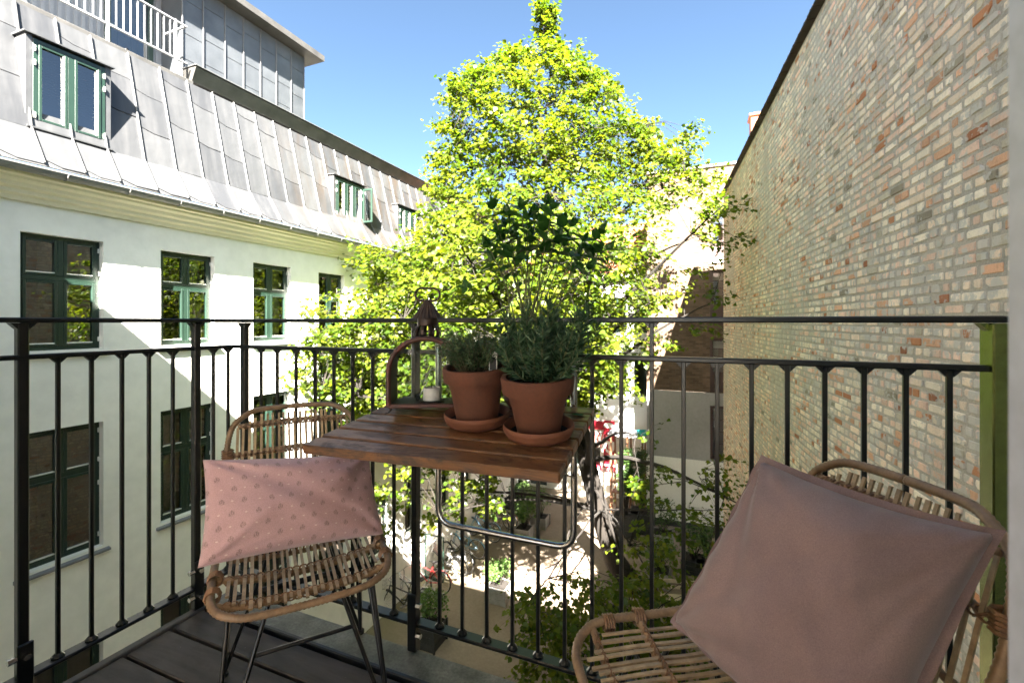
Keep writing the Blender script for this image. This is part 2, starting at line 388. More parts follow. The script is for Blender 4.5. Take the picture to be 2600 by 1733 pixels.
def mortarmat():
    m, nt, bs = basemat('grey_smeared_mortar'); v = coords(nt)
    n1 = nz(nt, v, 3.0, 6, 0.65); n2 = nz(nt, v, 60, 5, 0.7)
    c = ramp(nt, n1, [(0.3, (0.43, 0.375, 0.315)), (0.55, (0.56, 0.485, 0.40)), (0.8, (0.64, 0.555, 0.46))])
    c = mixc(nt, 1.0, c, ramp(nt, n2, [(0.3, (0.75, 0.75, 0.75)), (0.7, (1.1, 1.1, 1.1))]), 'MULTIPLY')
    nt.links.new(c, bs.inputs['Base Color']); bs.inputs['Roughness'].default_value = 0.95; bs.inputs['Specular IOR Level'].default_value = 0.2
    bump(nt, nz(nt, v, 25, 6, 0.7), 1.0, 0.012, bs); return m
M['mortar'] = mortarmat()
def farbrick():
    m, nt, bs = basemat('distant_yellow_brick')
    sp = NN(nt, 'ShaderNodeSeparateXYZ'); nt.links.new(NN(nt, 'ShaderNodeNewGeometry').outputs['Position'], sp.inputs[0])
    cb = NN(nt, 'ShaderNodeCombineXYZ'); nt.links.new(mth(nt, 'ADD', sp.outputs[0], sp.outputs[1]), cb.inputs[0]); nt.links.new(sp.outputs[2], cb.inputs[1])
    b = NN(nt, 'ShaderNodeTexBrick'); b.inputs['Scale'].default_value = 1.0; b.inputs['Brick Width'].default_value = 0.26; b.inputs['Row Height'].default_value = 0.085
    b.inputs['Mortar Size'].default_value = 0.009; b.inputs['Color1'].default_value = (0.130, 0.088, 0.060, 1); b.inputs['Color2'].default_value = (0.072, 0.049, 0.034, 1); b.inputs['Mortar'].default_value = (0.105, 0.085, 0.066, 1)
    nt.links.new(cb.outputs[0], b.inputs['Vector'])
    n = nz(nt, coords(nt), 1.3, 5)
    c = mixc(nt, 1.0, b.outputs[0], ramp(nt, n, [(0.3, (0.75, 0.72, 0.7)), (0.7, (1.15, 1.15, 1.15))]), 'MULTIPLY')
    nt.links.new(c, bs.inputs['Base Color']); bs.inputs['Roughness'].default_value = 0.95; bs.inputs['Specular IOR Level'].default_value = 0.2
    bump(nt, b.outputs[1], -0.6, 0.01, bs); return m
M['farbrick'] = farbrick()
def groundmat():
    m, nt, bs = basemat('sandy_courtyard_paving'); v = coords(nt)
    c = ramp(nt, nz(nt, v, 0.35, 6, 0.6), [(0.3, (0.17, 0.127, 0.094)), (0.5, (0.205, 0.16, 0.12)), (0.75, (0.245, 0.199, 0.156))])
    c = mixc(nt, 1.0, c, ramp(nt, nz(nt, v, 14, 5, 0.7), [(0.3, (0.82, 0.82, 0.80)), (0.7, (1.1, 1.1, 1.1))]), 'MULTIPLY')
    sp = NN(nt, 'ShaderNodeSeparateXYZ'); nt.links.new(v, sp.inputs[0])
    moss = mth(nt, 'MULTIPLY', mth(nt, 'MULTIPLY_ADD', sp.outputs[0], -0.5, -3.2, clamp=True), nz(nt, v, 1.2, 4))
    c = mixc(nt, mth(nt, 'MULTIPLY', moss, 0.9, clamp=True), c, (0.15, 0.15, 0.06))
    nt.links.new(c, bs.inputs['Base Color']); bs.inputs['Roughness'].default_value = 0.9
    bump(nt, nz(nt, v, 30, 4), 0.4, 0.01, bs); return m
M['ground'] = groundmat()
def woodmat(name, c1, c2, dirt, rough, dirt_amt=0.6, grain=(3, 40, 40), spec=0.5):
    m, nt, bs = basemat(name); v = coords(nt, grain); w = coords(nt)
    rnd = NN(nt, 'ShaderNodeObjectInfo').outputs['Random']
    off = NN(nt, 'ShaderNodeVectorMath', operation='ADD'); cx = NN(nt, 'ShaderNodeCombineXYZ')
    nt.links.new(mth(nt, 'MULTIPLY', rnd, 37.0), cx.inputs[0]); nt.links.new(v, off.inputs[0]); nt.links.new(cx.outputs[0], off.inputs[1])
    g = nz(nt, off.outputs[0], 1.0, 6, 0.65, 0.6)
    c = ramp(nt, g, [(0.32, c2), (0.5, c1), (0.72, tuple(q*1.35 for q in c1))])
    d = ramp(nt, nz(nt, coords(nt, (1, 2.4, 2.4)), 9, 7, 0.72, 0.6), [(0.48, (0, 0, 0)), (0.60, (1, 1, 1))])
    g2 = ramp(nt, nz(nt, coords(nt, (6, 150, 150)), 1.0, 3), [(0.35, (0.25, 0.25, 0.25)), (0.65, (1, 1, 1))])
    c = mixc(nt, mth(nt, 'MULTIPLY', mth(nt, 'MULTIPLY', d, g2), dirt_amt), c, dirt)
    nt.links.new(c, bs.inputs['Base Color']); bs.inputs['Specular IOR Level'].default_value = spec
    nt.links.new(mth(nt, 'MULTIPLY_ADD', d, 0.25, rough), bs.inputs['Roughness'])
    bump(nt, g, 0.25, 0.0015, bs); return m
M['tablewood'] = woodmat('worn_varnished_hardwood', (0.135, 0.060, 0.024), (0.066, 0.028, 0.012), (0.016, 0.0145, 0.0135), 0.30, 0.9)
def deckmat():
    m = woodmat('dark_stained_decking', (0.055, 0.046, 0.040), (0.034, 0.028, 0.024), (0.09, 0.08, 0.07), 0.55, 0.5, (2.5, 22, 22), 0.3)
    nt = m.node_tree; bs = nt.nodes['Principled BSDF']; old = bs.inputs['Base Color'].links[0].from_socket
    vo = NN(nt, 'ShaderNodeTexVoronoi'); vo.inputs['Scale'].default_value = 34; nt.links.new(coords(nt), vo.inputs['Vector'])
    sp = mth(nt, 'LESS_THAN', vo.outputs['Distance'], 0.055)
    k = mth(nt, 'MULTIPLY', sp, mth(nt, 'GREATER_THAN', nz(nt, coords(nt), 4, 3), 0.53))
    nt.links.new(mixc(nt, k, old, (0.22, 0.21, 0.19)), bs.inputs['Base Color']); return m
M['deck'] = deckmat()
def rattanmat(name, c1, c2):
    m, nt, bs = basemat(name); v = coords(nt)
    rnd = NN(nt, 'ShaderNodeObjectInfo').outputs['Random']
    c = mixc(nt, mth(nt, 'MULTIPLY_ADD', rnd, 0.8, 0.1), c1, c2)
    c = mixc(nt, 1.0, c, ramp(nt, nz(nt, v, 35, 5, 0.7), [(0.3, (0.6, 0.58, 0.55)), (0.7, (1.2, 1.2, 1.2))]), 'MULTIPLY')
    nt.links.new(c, bs.inputs['Base Color']); bs.inputs['Roughness'].default_value = 0.42
    bump(nt, nz(nt, v, 260, 3), 0.3, 0.001, bs); return m
M['rattan'] = rattanmat('wrapped_rattan', (0.31, 0.205, 0.115), (0.235, 0.15, 0.085))
M['slat'] = rattanmat('split_rattan_slat', (0.45, 0.335, 0.20), (0.33, 0.23, 0.13))
def clothmat(name, col, col2, print_=False):
    m, nt, bs = basemat(name); v = coords(nt)
    c = mixc(nt, ramp(nt, nz(nt, v, 7, 4), [(0.35, (0, 0, 0)), (0.65, (1, 1, 1))]), col2, col)
    c = mixc(nt, 1.0, c, ramp(nt, nz(nt, v, 700, 2), [(0.3, (0.80, 0.80, 0.80)), (0.7, (1.15, 1.15, 1.15))]), 'MULTIPLY')
    if print_:
        uv = NN(nt, 'ShaderNodeUVMap'); uv.uv_map = 'UVMap'
        sp = NN(nt, 'ShaderNodeSeparateXYZ'); nt.links.new(uv.outputs[0], sp.inputs[0])
        def lattice(su, sv, ou, ov):
            vv = mth(nt, 'MULTIPLY_ADD', sp.outputs[1], sv, ov); row = mth(nt, 'FLOOR', vv)
            uu = mth(nt, 'MULTIPLY_ADD', sp.outputs[0], su, mth(nt, 'MULTIPLY_ADD', row, 0.5, ou))
            col_ = mth(nt, 'FLOOR', uu)
            cc = NN(nt, 'ShaderNodeCombineXYZ'); nt.links.new(col_, cc.inputs[0]); nt.links.new(row, cc.inputs[1])
            wn = NN(nt, 'ShaderNodeTexWhiteNoise', noise_dimensions='2D'); nt.links.new(cc.outputs[0], wn.inputs['Vector'])
            sc = NN(nt, 'ShaderNodeSeparateColor'); nt.links.new(wn.outputs['Color'], sc.inputs[0])
            lx = mth(nt, 'ADD', mth(nt, 'SUBTRACT', mth(nt, 'FRACT', uu), 0.5), mth(nt, 'MULTIPLY_ADD', sc.outputs[0], 0.16, -0.08))
            ly = mth(nt, 'ADD', mth(nt, 'SUBTRACT', mth(nt, 'FRACT', vv), 0.5), mth(nt, 'MULTIPLY_ADD', sc.outputs[1], 0.16, -0.08))
            return lx, ly, wn.outputs['Value']
        lx, ly, rv = lattice(8.2, 8.4, 0.0, 0.0)
        lx = mth(nt, 'MULTIPLY', lx, 2.2); ly = mth(nt, 'ADD', mth(nt, 'MULTIPLY', ly, 0.74), 0.22)
        tilt = mth(nt, 'MULTIPLY_ADD', rv, 0.5, -0.25)
        ang = mth(nt, 'ADD', mth(nt, 'ARCTAN2', lx, ly), tilt)
        r = mth(nt, 'SQRT', mth(nt, 'ADD', mth(nt, 'MULTIPLY', lx, lx), mth(nt, 'MULTIPLY', ly, ly)))
        st = mth(nt, 'GREATER_THAN', mth(nt, 'COSINE', mth(nt, 'MULTIPLY', ang, 8.5)), mth(nt, 'MULTIPLY_ADD', r, 0.6, 0.60))
        fan = mth(nt, 'MULTIPLY', st, mth(nt, 'LESS_THAN', mth(nt, 'ABSOLUTE', ang), 0.95))
        rmax = mth(nt, 'MULTIPLY_ADD', mth(nt, 'COSINE', ang), 0.20, 0.20)
        mot = mth(nt, 'MULTIPLY', fan, mth(nt, 'LESS_THAN', r, rmax))
        br = mth(nt, 'GREATER_THAN', nz(nt, uv.outputs[0], 150, 3), 0.47)
        bl = mth(nt, 'MULTIPLY', mth(nt, 'MULTIPLY', br, mth(nt, 'LESS_THAN', r, rmax)), mth(nt, 'MULTIPLY', mth(nt, 'GREATER_THAN', r, 0.15), mth(nt, 'LESS_THAN', mth(nt, 'ABSOLUTE', ang), 1.2)))
        mot = mth(nt, 'MAXIMUM', mth(nt, 'MULTIPLY', mot, 0.9), mth(nt, 'MULTIPLY', bl, 0.6))
        c = mixc(nt, mth(nt, 'MULTIPLY', mot, 0.68), c, (0.10, 0.07, 0.062))
        dx, dy, _ = lattice(8.2, 8.4, 0.5, 0.0)
        rd = mth(nt, 'SQRT', mth(nt, 'ADD', mth(nt, 'MULTIPLY', dx, dx), mth(nt, 'MULTIPLY', dy, dy)))
        c = mixc(nt, mth(nt, 'MULTIPLY', mth(nt, 'LESS_THAN', rd, 0.05), 0.6), c, (0.75, 0.62, 0.58))
    nt.links.new(c, bs.inputs['Base Color']); bs.inputs['Roughness'].default_value = 0.95; bs.inputs['Specular IOR Level'].default_value = 0.15
    bs.inputs['Sheen Weight'].default_value = 0.25
    bump(nt, nz(nt, v, 900, 2), 0.4, 0.0008, bs, None); return m
M['pinkprint'] = clothmat('pink_sprigged_cotton', (0.50, 0.325, 0.335), (0.45, 0.285, 0.295), True)
M['mauve'] = clothmat('faded_mauve_cotton', (0.25, 0.18, 0.175), (0.21, 0.15, 0.15))
def awningmat():
    m, nt, bs = basemat('red_white_striped_canvas'); v = coords(nt)
    sp = NN(nt, 'ShaderNodeSeparateXYZ'); nt.links.new(v, sp.inputs[0])
    f = mth(nt, 'GREATER_THAN', mth(nt, 'FRACT', mth(nt, 'MULTIPLY', sp.outputs[0], 5.5)), 0.55)
    nt.links.new(mixc(nt, f, (0.72, 0.70, 0.66), (0.50, 0.12, 0.10)), bs.inputs['Base Color']); bs.inputs['Roughness'].default_value = 0.9; return m
M['awning'] = awningmat()

# ================================================================== SETTING
GZ = -7.4
g = MB().quad((-300, -300, GZ), (300, -300, GZ), (300, 300, GZ), (-300, 300, GZ)).build('courtyard_ground', M['ground'])
g['kind'] = 'structure'

def wall_grid(mb, rects, u0, u1, z0, z1, P, depth):
    """front skin with openings; P(u,z,d) maps to space, d = depth behind the face"""
    us = sorted({u0, u1, *[r[0] for r in rects], *[r[1] for r in rects]}); zs = sorted({z0, z1, *[r[2] for r in rects], *[r[3] for r in rects]})
    for i in range(len(us)-1):
        for j in range(len(zs)-1):
            cu, cz = (us[i]+us[i+1])/2, (zs[j]+zs[j+1])/2
            if any(r[0] < cu < r[1] and r[2] < cz < r[3] for r in rects): continue
            mb.quad(P(us[i], zs[j], 0), P(us[i+1], zs[j], 0), P(us[i+1], zs[j+1], 0), P(us[i], zs[j+1], 0))
    for (a, b, c, d) in rects:
        mb.quad(P(a, c, 0), P(a, c, depth), P(a, d, depth), P(a, d, 0)); mb.quad(P(b, c, 0), P(b, d, 0), P(b, d, depth), P(b, c, depth))
        mb.quad(P(a, d, 0), P(a, d, depth), P(b, d, depth), P(b, d, 0)); mb.quad(P(a, c, 0), P(b, c, 0), P(b, c, depth), P(a, c, depth))
    return mb

# ------------------------------------------------------------------ white building on the left
LX = -8.5; LY1 = 22.3
white = thing('white_apartment_building', 'long white rendered building with green windows and a grey zinc mansard roof', 'building', (LX, 11, GZ))
WCOL = [3.14+1.735*i for i in range(-1, 11)]; WW = 0.93
rects = []; wins = []
for i, y in enumerate(WCOL):
    if i == 4: rects.append((y, y+0.86, -0.25, 2.31)); wins.append((y, 0.86, -0.25, 2.31, 'door'))
    else: rects.append((y, y+WW, 0.70, 2.34)); wins.append((y, WW, 0.70, 2.34, 'up'))
    rects.append((y, y+WW, -2.33, -0.42)); wins.append((y, WW, -2.33, -0.42, 'mid'))
    rects.append((y, y+WW, -5.55, -3.69)); wins.append((y, WW, -5.55, -3.69, 'low'))
mb = wall_grid(MB(), rects, -6.0, LY1, GZ, 3.05, lambda u, z, d: (LX-d, u, z), 0.22)
mb.build('wall', M['stucco'], white)
mb = MB()
for z in (-7.39, -5.9, -2.75, 0.3, 3.0): mb.quad((LX-0.23, -6, z), (LX-0.23, LY1, z), (LX-3, LY1, z), (LX-3, -6, z))
mb.quad((LX-3, -6, GZ), (LX-3, LY1, GZ), (LX-3, LY1, 3), (LX-3, -6, 3))
for y in [WCOL[0]-0.4+1.735*2*i for i in range(7)]: mb.quad((LX-0.23, y, GZ), (LX-3, y, GZ), (LX-3, y, 3), (LX-0.23, y, 3))
mb.build('interior', M['room'], white)

_wcache = {}
def window_meshes(W, H, kind, fm):
    key = (round(W, 3), round(H, 3), kind, fm.name)
    if key in _wcache: return _wcache[key]
    # local: y along facade 0..W, z 0..H, x=0 is the frame's outer face
    tz = H*0.63 if kind != 'door' else H*0.76
    F = 0.055; out = []
    mb = MB()
    for a in ((0, F, 0, H), (W-F, W, 0, H)): mb.box(-0.07, 0, a[0], a[1], a[2], a[3], 0.004)
    for a in ((F, W-F, 0, F), (F, W-F, H-F, H), (F, W-F, tz-0.035, tz+0.035)): mb.box(-0.068, 0.004 if a[2] == tz-0.035 else -0.001, a[0], a[1], a[2], a[3], 0.004)
    for z0, z1 in ((F, tz-0.035), (tz+0.035, H-F)): mb.box(-0.066, 0.008, W/2-0.032, W/2+0.032, z0+0.001, z1-0.001, 0.004)
    frame = mb.mesh('window', fm)
    subs = []
    lites = [(F, W/2-0.032, F, tz-0.035), (W/2+0.032, W-F, F, tz-0.035), (F, W/2-0.032, tz+0.035, H-F), (W/2+0.032, W-F, tz+0.035, H-F)]
    for (a, b, c, d) in lites:
        m2 = MB(); k = 0.042
        for q in ((a+.002, a+k, c+.002, d-.002), (b-k, b-.002, c+.002, d-.002)): m2.box(-0.05, 0.012, q[0], q[1], q[2], q[3], 0.004)
        for q in ((a+k+.001, b-k-.001, c+.002, c+k), (a+k+.001, b-k-.001, d-k, d-.002)): m2.box(-0.05, 0.011, q[0], q[1], q[2], q[3], 0.004)
        subs.append(('casement', m2.mesh('casement', fm)))
        m3 = MB().quad((-0.018, a+k, c+k), (-0.018, b-k, c+k), (-0.018, b-k, d-k), (-0.018, a+k, d-k)); subs.append(('pane', m3.mesh('pane', M['glass'])))
        m4 = MB().box(-0.017, 0.014, a+k*0.8, b-k*0.8, c+k*0.8, c+k*0.8+0.018, 0.003); subs.append(('glazing_strip', m4.mesh('glazing_strip', M['bead'])))
    sl = MB().prism([(-0.02, -0.07, -0.005), (0.17, -0.07, -0.055), (0.17, -0.07, -0.085), (-0.02, -0.07, -0.085)], (0, W+0.14, 0)); subs.append(('sill', sl.mesh('sill', M['sill'])))
    hm = MB().box(0.0, 0.02, -0.012, 0.022, -0.035, 0.035, 0.004).mesh('hinge', M['hinge'])
    hz = [tz*0.14, tz*0.80, tz+0.12, H-0.14]
    for z in hz:
        for y in (0.004, W-0.014): subs.append(('hinge', hm, (0.0, y, z)))
    _wcache[key] = (frame, subs); return _wcache[key]
def put_window(parent, y, W, z, H, x, kind, fm, curtain=None):
    fr, subs = window_meshes(W, H, kind, fm)
    o = bpy.data.objects.new('window', fr); COL.objects.link(o); o.parent = parent; o.location = Vector((x, y, z))-parent.location
    for s in subs:
        c = bpy.data.objects.new(s[0], s[1]); COL.objects.link(c); c.parent = o
        if len(s) > 2: c.location = s[2]
    if curtain:
        m = MB(); n = 26; a, b = curtain; vs = []
        for i in range(n+1):
            yy = a+(b-a)*i/n; xx = -0.20+0.018*math.sin(i*1.9+y)+0.008*math.sin(i*0.7)
            vs += [(xx, yy, 0.05), (xx, yy, H-0.04)]
        m.add(vs, [(2*i, 2*i+2, 2*i+3, 2*i+1) for i in range(n)])
        link('curtain', m.mesh('curtain', M['curtain'], True), o)
    return o
for n, (y, W, z0, z1, kind) in enumerate(wins):
    cur = (W*0.56, W*0.97) if (kind == 'up' or (kind == 'mid' and y > 5)) and y > 4 else None
    if kind == 'mid' and 4.5 < y < 5: cur = (0.03, W*0.97)
    put_window(white, y, W, z0, z1-z0, LX-0.11, kind, M['greenpaint'], cur)
# iron guard rail of the tall window
y = WCOL[4]; mb = MB()
mb.box(LX+0.13, LX+0.15, y-0.12, y+0.98, 0.72, 0.75); mb.box(LX+0.13, LX+0.15, y-0.12, y+0.98, -0.22, -0.19)
for i in range(12): mb.box(LX+0.132, LX+0.148, y-0.11+i*0.098, y-0.096+i*0.098, -0.19, 0.72)
for yy in (y-0.12, y+0.96): mb.box(LX-0.01, LX+0.13, yy, yy+0.02, 0.70, 0.72); mb.box(LX-0.01, LX+0.13, yy, yy+0.02, -0.20, -0.18)
mb.build('window_guard', M['greenpaint'], white)
# cornice, gutter
prof = [(0, 2.74), (0.05, 2.74), (0.06, 2.80), (0.11, 2.825), (0.11, 2.875), (0.17, 2.905), (0.185, 2.955), (0.25, 2.985), (0.255, 3.02), (0.31, 3.035), (0.31, 3.12), (-0.1, 3.12)]
MB().prism([(LX+0.001+a, -6, z) for a, z in prof][::-1], (0, LY1+6, 0)).build('cornice', M['cornice'], white)
GXc, GZc, GR = -8.13, 3.135, 0.072
mb = MB(); arc = [math.pi+math.pi*i/10 for i in range(11)]
for y0, y1 in ((-6, LY1),):
    outer = [(GXc+GR*math.cos(a), GZc+GR*math.sin(a)) for a in arc]; inner = [(GXc+(GR-0.006)*math.cos(a), GZc+(GR-0.006)*math.sin(a)) for a in arc[::-1]]
    pr = outer+[(GXc+GR+0.012, GZc), (GXc+GR+0.012, GZc+0.014), (GXc+GR-0.008, GZc+0.014)]+inner
    mb.prism([(x, y0, z) for x, z in pr], (0, y1-y0, 0))
gut = mb.build('gutter', M['gutter'], white, smooth=True, angle=35)
bm_ = MB().tube([(GXc+(GR+0.006)*math.cos(a), 0, GZc+(GR+0.006)*math.sin(a)) for a in arc], 0.008, 6).mesh('gutter_bracket', M['gutter'])
for i in range(30):
    link('gutter_bracket', bm_, gut, loc=(0, 0.5+0.74*i, 0))
# mansard roof
EV = Vector((-8.16, 0, 3.19)); KK = Vector((-8.53, 0, 3.77)); TP = Vector((-9.0, 0, 5.66))
def rp(y, t, lift=0.0):
    if t <= 1: p = EV.lerp(KK, t); d = KK-EV
    else: p = KK.lerp(TP, t-1); d = TP-KK
    nrm = Vector((d.z, 0, -d.x)).normalized()
    return Vector((p.x, y, p.z))+nrm*lift
mb = MB()
for a, b in ((0, 1), (1, 2)): mb.quad(rp(-6, a), rp(LY1, a), rp(LY1, b), rp(-6, b))
mb.quad(rp(-6, 2), rp(LY1, 2), (-16, LY1, 5.75), (-16, -6, 5.75))
mb.quad(rp(LY1, 0), (-16, LY1, 3), (-16, LY1, 5.75), rp(LY1, 2))
mb.quad((-8.13, -6, 3.20), (-8.13, LY1, 3.20), rp(LY1, 0.0, 0.004), rp(-6, 0.0, 0.004))
roof = mb.build('roof', M['zincseam'], white)
seams_y = [3.256, 3.696, 4.122, 4.634, 5.124, 5.595, 6.076, 6.529]
while seams_y[-1] < LY1-0.5: seams_y.append(seams_y[-1]+0.468)
while seams_y[0] > 0.5: seams_y.insert(0, seams_y[0]-0.468)
dorm = [(3.286, 4.122, 3.86, 5.05), (8.97, 9.98, 3.76, 4.80), (11.60, 12.57, 3.72, 4.68), (14.2, 15.2, 3.72, 4.68)]
random.seed(11)
def panel(poly, th=0.010, base=0.004, nm='zinc_panel'):
    t0 = sum(t for _, t in poly)/len(poly); sk_ = t0 <= 1
    d = (KK-EV) if sk_ else (TP-KK); nrm = Vector((d.z, 0, -d.x)).normalized()
    tl = random.uniform(-0.004, 0.004)
    P = [rp(y, min(t, 1.0) if sk_ else max(t, 1.0), base+tl*(y-poly[0][0])*4) for y, t in poly]
    return MB().prism(P, nrm*th).build(nm, M['zinc'], roof)
for i in range(len(seams_y)-1):
    a, b = seams_y[i], seams_y[i+1]; w = b-a; g_ = 0.012
    far = a > 13
    panel([(a+g_, 0.20), (a+0.42*w, 0.07), (b-g_, 0.07), (b-g_, 1.0), (a+g_, 1.0)])
    j1 = 1.30+0.16*((i*5) % 3)/2+random.uniform(-.03, .03); j2 = j1+0.38+random.uniform(-.03, .05)
    prev = [(a+g_, 1.0), (b-g_, 1.0)]
    for t in ([j1, j2, 1.995] if not far else [1.5, 1.995]):
        last = t > 1.9
        up = [(b-g_, t if last else t-0.012), (a+0.45*w, t if last else t-0.008), (a+g_, t if last else t+0.022)]
        panel(prev+up, base=0.004 if last else 0.006)
        prev = [(a+g_, t+0.030), (a+0.45*w, t+0.0), (b-g_, t-0.004)]
sm = []
for y in seams_y:
    mb = MB()
    n1 = Vector(((KK-EV).z, 0, -(KK-EV).x)).normalized(); n2 = Vector(((TP-KK).z, 0, -(TP-KK).x)).normalized()
    for (ta, tb, nr) in ((0.07, 1.0, n1), (1.0, 2.0, n2)):
        p0, p1 = rp(y, ta, 0.022), rp(y, tb, 0.022)
        mb.bar(p0, p1, 0.022, 0.042, up=nr, ch=0.004)
    mb.build('standing_seam', M['zincseam'], roof)
# ridge box and flashing
mb = MB(); mb.prism([(-9.32, 5.74, 6.02), (-8.93, 5.74, 6.00), (-9.06, 5.74, 5.74), (-9.32, 5.74, 5.70)], (0, LY1-5.74, 0)); mb.build('ridge_gutter', M['darkzinc'], white)
mb = MB(); mb.box(-9.12, -8.985, -6, 5.73, 5.64, 5.72, 0.01); mb.build('ridge_flashing', M['darkzinc'], white)
mb = MB().box(-9.34, -8.915, 5.72, LY1, 6.022, 6.045, 0.006); mb.build('ridge_cap', M['zincseam'], white)
# dormer windows
def dormer(y0, y1, z0, z1, green, lites):
    fx = -8.56
    mb = MB(); c = 0.075
    mb.box(-9.2, fx, y0-c, y0, z0-0.06, z1+0.03, 0.004); mb.box(-9.2, fx, y1, y1+c, z0-0.06, z1+0.03, 0.004)
    mb.prism([(-9.3, y0-c-0.03, z1+0.06), (fx+0.055, y0-c-0.03, z1+0.032), (fx+0.055, y0-c-0.03, z1+0.05), (-9.3, y0-c-0.03, z1+0.10)], (0, y1-y0+2*c+0.06, 0))
    mb.prism([(-9.0, y0-c, z0-0.005), (fx+0.07, y0-c, z0-0.055), (fx+0.07, y0-c, z0-0.075), (-9.0, y0-c, z0-0.07)], (0, y1-y0+2*c, 0))
    mb.box(-9.18, -9.16, y0, y1, z0, z1)
    d = mb.build('dormer', M['zinc'], white)
    fm = M['greenpaint']
    def sub(name, m): return link(name, m, d)
    F = 0.06; m = MB()
    m.box(fx-0.08, fx+0.006, y0+0.001, y0+F, z0, z1, 0.004); m.box(fx-0.08, fx+0.006, y1-F, y1-0.001, z0, z1, 0.004)
    m.box(fx-0.08, fx+0.004, y0+F, y1-F, z0, z0+F, 0.004); m.box(fx-0.08, fx+0.004, y0+F, y1-F, z1-F, z1, 0.004)
    W = (y1-y0-2*F)/lites
    for k in range(1, lites): m.box(fx-0.078, fx+0.012, y0+F+k*W-0.04, y0+F+k*W+0.04, z0+F+0.001, z1-F-0.001, 0.004)
    sub('window_frame', m.mesh('window_frame', fm))
    for k in range(lites):
        a = y0+F+k*W+(0.04 if k else 0.0); b = y0+F+(k+1)*W-(0.04 if k < lites-1 else 0.0)
        q = 0.035; m = MB()
        m.box(fx-0.05, fx+0.014, a+.001, a+q, z0+F+.002, z1-F-.002, 0.003); m.box(fx-0.05, fx+0.014, b-q, b-.001, z0+F+.002, z1-F-.002, 0.003)
        m.box(fx-0.05, fx+0.013, a+q, b-q, z0+F+.002, z0+F+q, 0.003); m.box(fx-0.05, fx+0.013, a+q, b-q, z1-F-q, z1-F-.002, 0.003)
        sub('casement', m.mesh('casement', fm))
        m = MB().quad((fx-0.02, a+q, z0+F+q), (fx-0.02, b-q, z0+F+q), (fx-0.02, b-q, z1-F-q), (fx-0.02, a+q, z1-F-q)); sub('pane', m.mesh('pane', M['glass']))
        m = MB().box(fx-0.019, fx+0.015, b-q*1.1-0.014, b-q*1.1, z0+F+q, z1-F-q, 0.002); sub('glazing_strip', m.mesh('glazing_strip', M['bead']))
        if green:
            m = MB(); nsl = 24
            for s in range(nsl):
                z = z0+F+0.05+(z1-z0-2*F-0.1)*s/nsl; m.box(fx-0.075, fx-0.055, a+q, b-q, z, z+0.012)
            sub('blind', m.mesh('blind', M['blind']))
    for yy in (y0+0.004, y1-0.03):
        for z in (z0+0.12, z1-0.34, z1-0.14):
            m = MB().box(fx+0.006, fx+0.026, yy, yy+0.026, z-0.04, z+0.04, 0.004); sub('hinge', m.mesh('hinge', M['hinge']))
    return d
dormer(*dorm[0], True, 2)
for q in dorm[1:]: dormer(*q, False, 3)
# an opened casement on the second dormer
m = MB(); y0, y1, z0, z1 = dorm[1]; fx = -8.55
for a in ((0.0, 0.05), (0.27, 0.32)): m.box(fx+a[0], fx+a[1], y1-0.03, y1+0.0, z0+0.06, z1-0.06, 0.004)
m.box(fx+0.05, fx+0.27, y1-0.029, y1-0.001, z0+0.06, z0+0.11, 0.004); m.box(fx+0.05, fx+0.27, y1-0.029, y1-0.001, z1-0.11, z1-0.06, 0.004)
oc = m.build('open_casement', M['greenpaint'], white)
link('pane', MB().quad((fx+0.05, y1-0.015, z0+0.11), (fx+0.27, y1-0.015, z0+0.11), (fx+0.27, y1-0.015, z1-0.11), (fx+0.05, y1-0.015, z1-0.11)).mesh('pane', M['glass']), oc)
# penthouse
PX = -9.7; PY0, PY1, PZ0, PZ1 = 5.95, 9.02, 5.72, 8.10
mb = MB().box(-13.5, PX, PY0, PY1, PZ0, PZ1); ph = mb.build('penthouse', M['zincdull'], white)
cols = [5.95, 6.37, 6.845, 7.285, 7.72, 8.16, 8.60, 9.02]; rows = [5.75, 6.50, 7.02, 7.70, 8.08]
for i in range(7):
    for j in range(4):
        o = 0.05*((i % 2)*2-1) if 0 < j < 4 else 0
        link('zinc_panel', MB().box(PX+0.001, PX+0.014, cols[i]+0.014, cols[i+1]-0.014, rows[j]+0.008+(0.05*((i % 2)*2-1) if j else 0), rows[j+1]-0.004+(0.05*((i % 2)*2-1) if j < 3 else 0), 0.003).mesh('zinc_panel', M['zincdull']), ph)
    link('standing_seam', MB().box(PX+0.001, PX+0.035, cols[i]-0.011, cols[i]+0.011, 5.75, 8.09, 0.003).mesh('standing_seam', M['zincseam']), ph)
link('standing_seam', MB().box(PX+0.001, PX+0.03, 9.0, 9.022, 5.75, 8.09, 0.003).mesh('standing_seam', M['zincseam']), ph)
link('penthouse_roof', MB().prism([(-13.9, PY0-3.8, 8.105), (PX+0.36, PY0-3.8, 8.105), (PX+0.36, PY0-3.8, 8.25), (-13.9, PY0-3.8, 8.32)], (0, PY1+0.36-PY0+3.8, 0)).mesh('penthouse_roof', M['darkzinc']), ph)
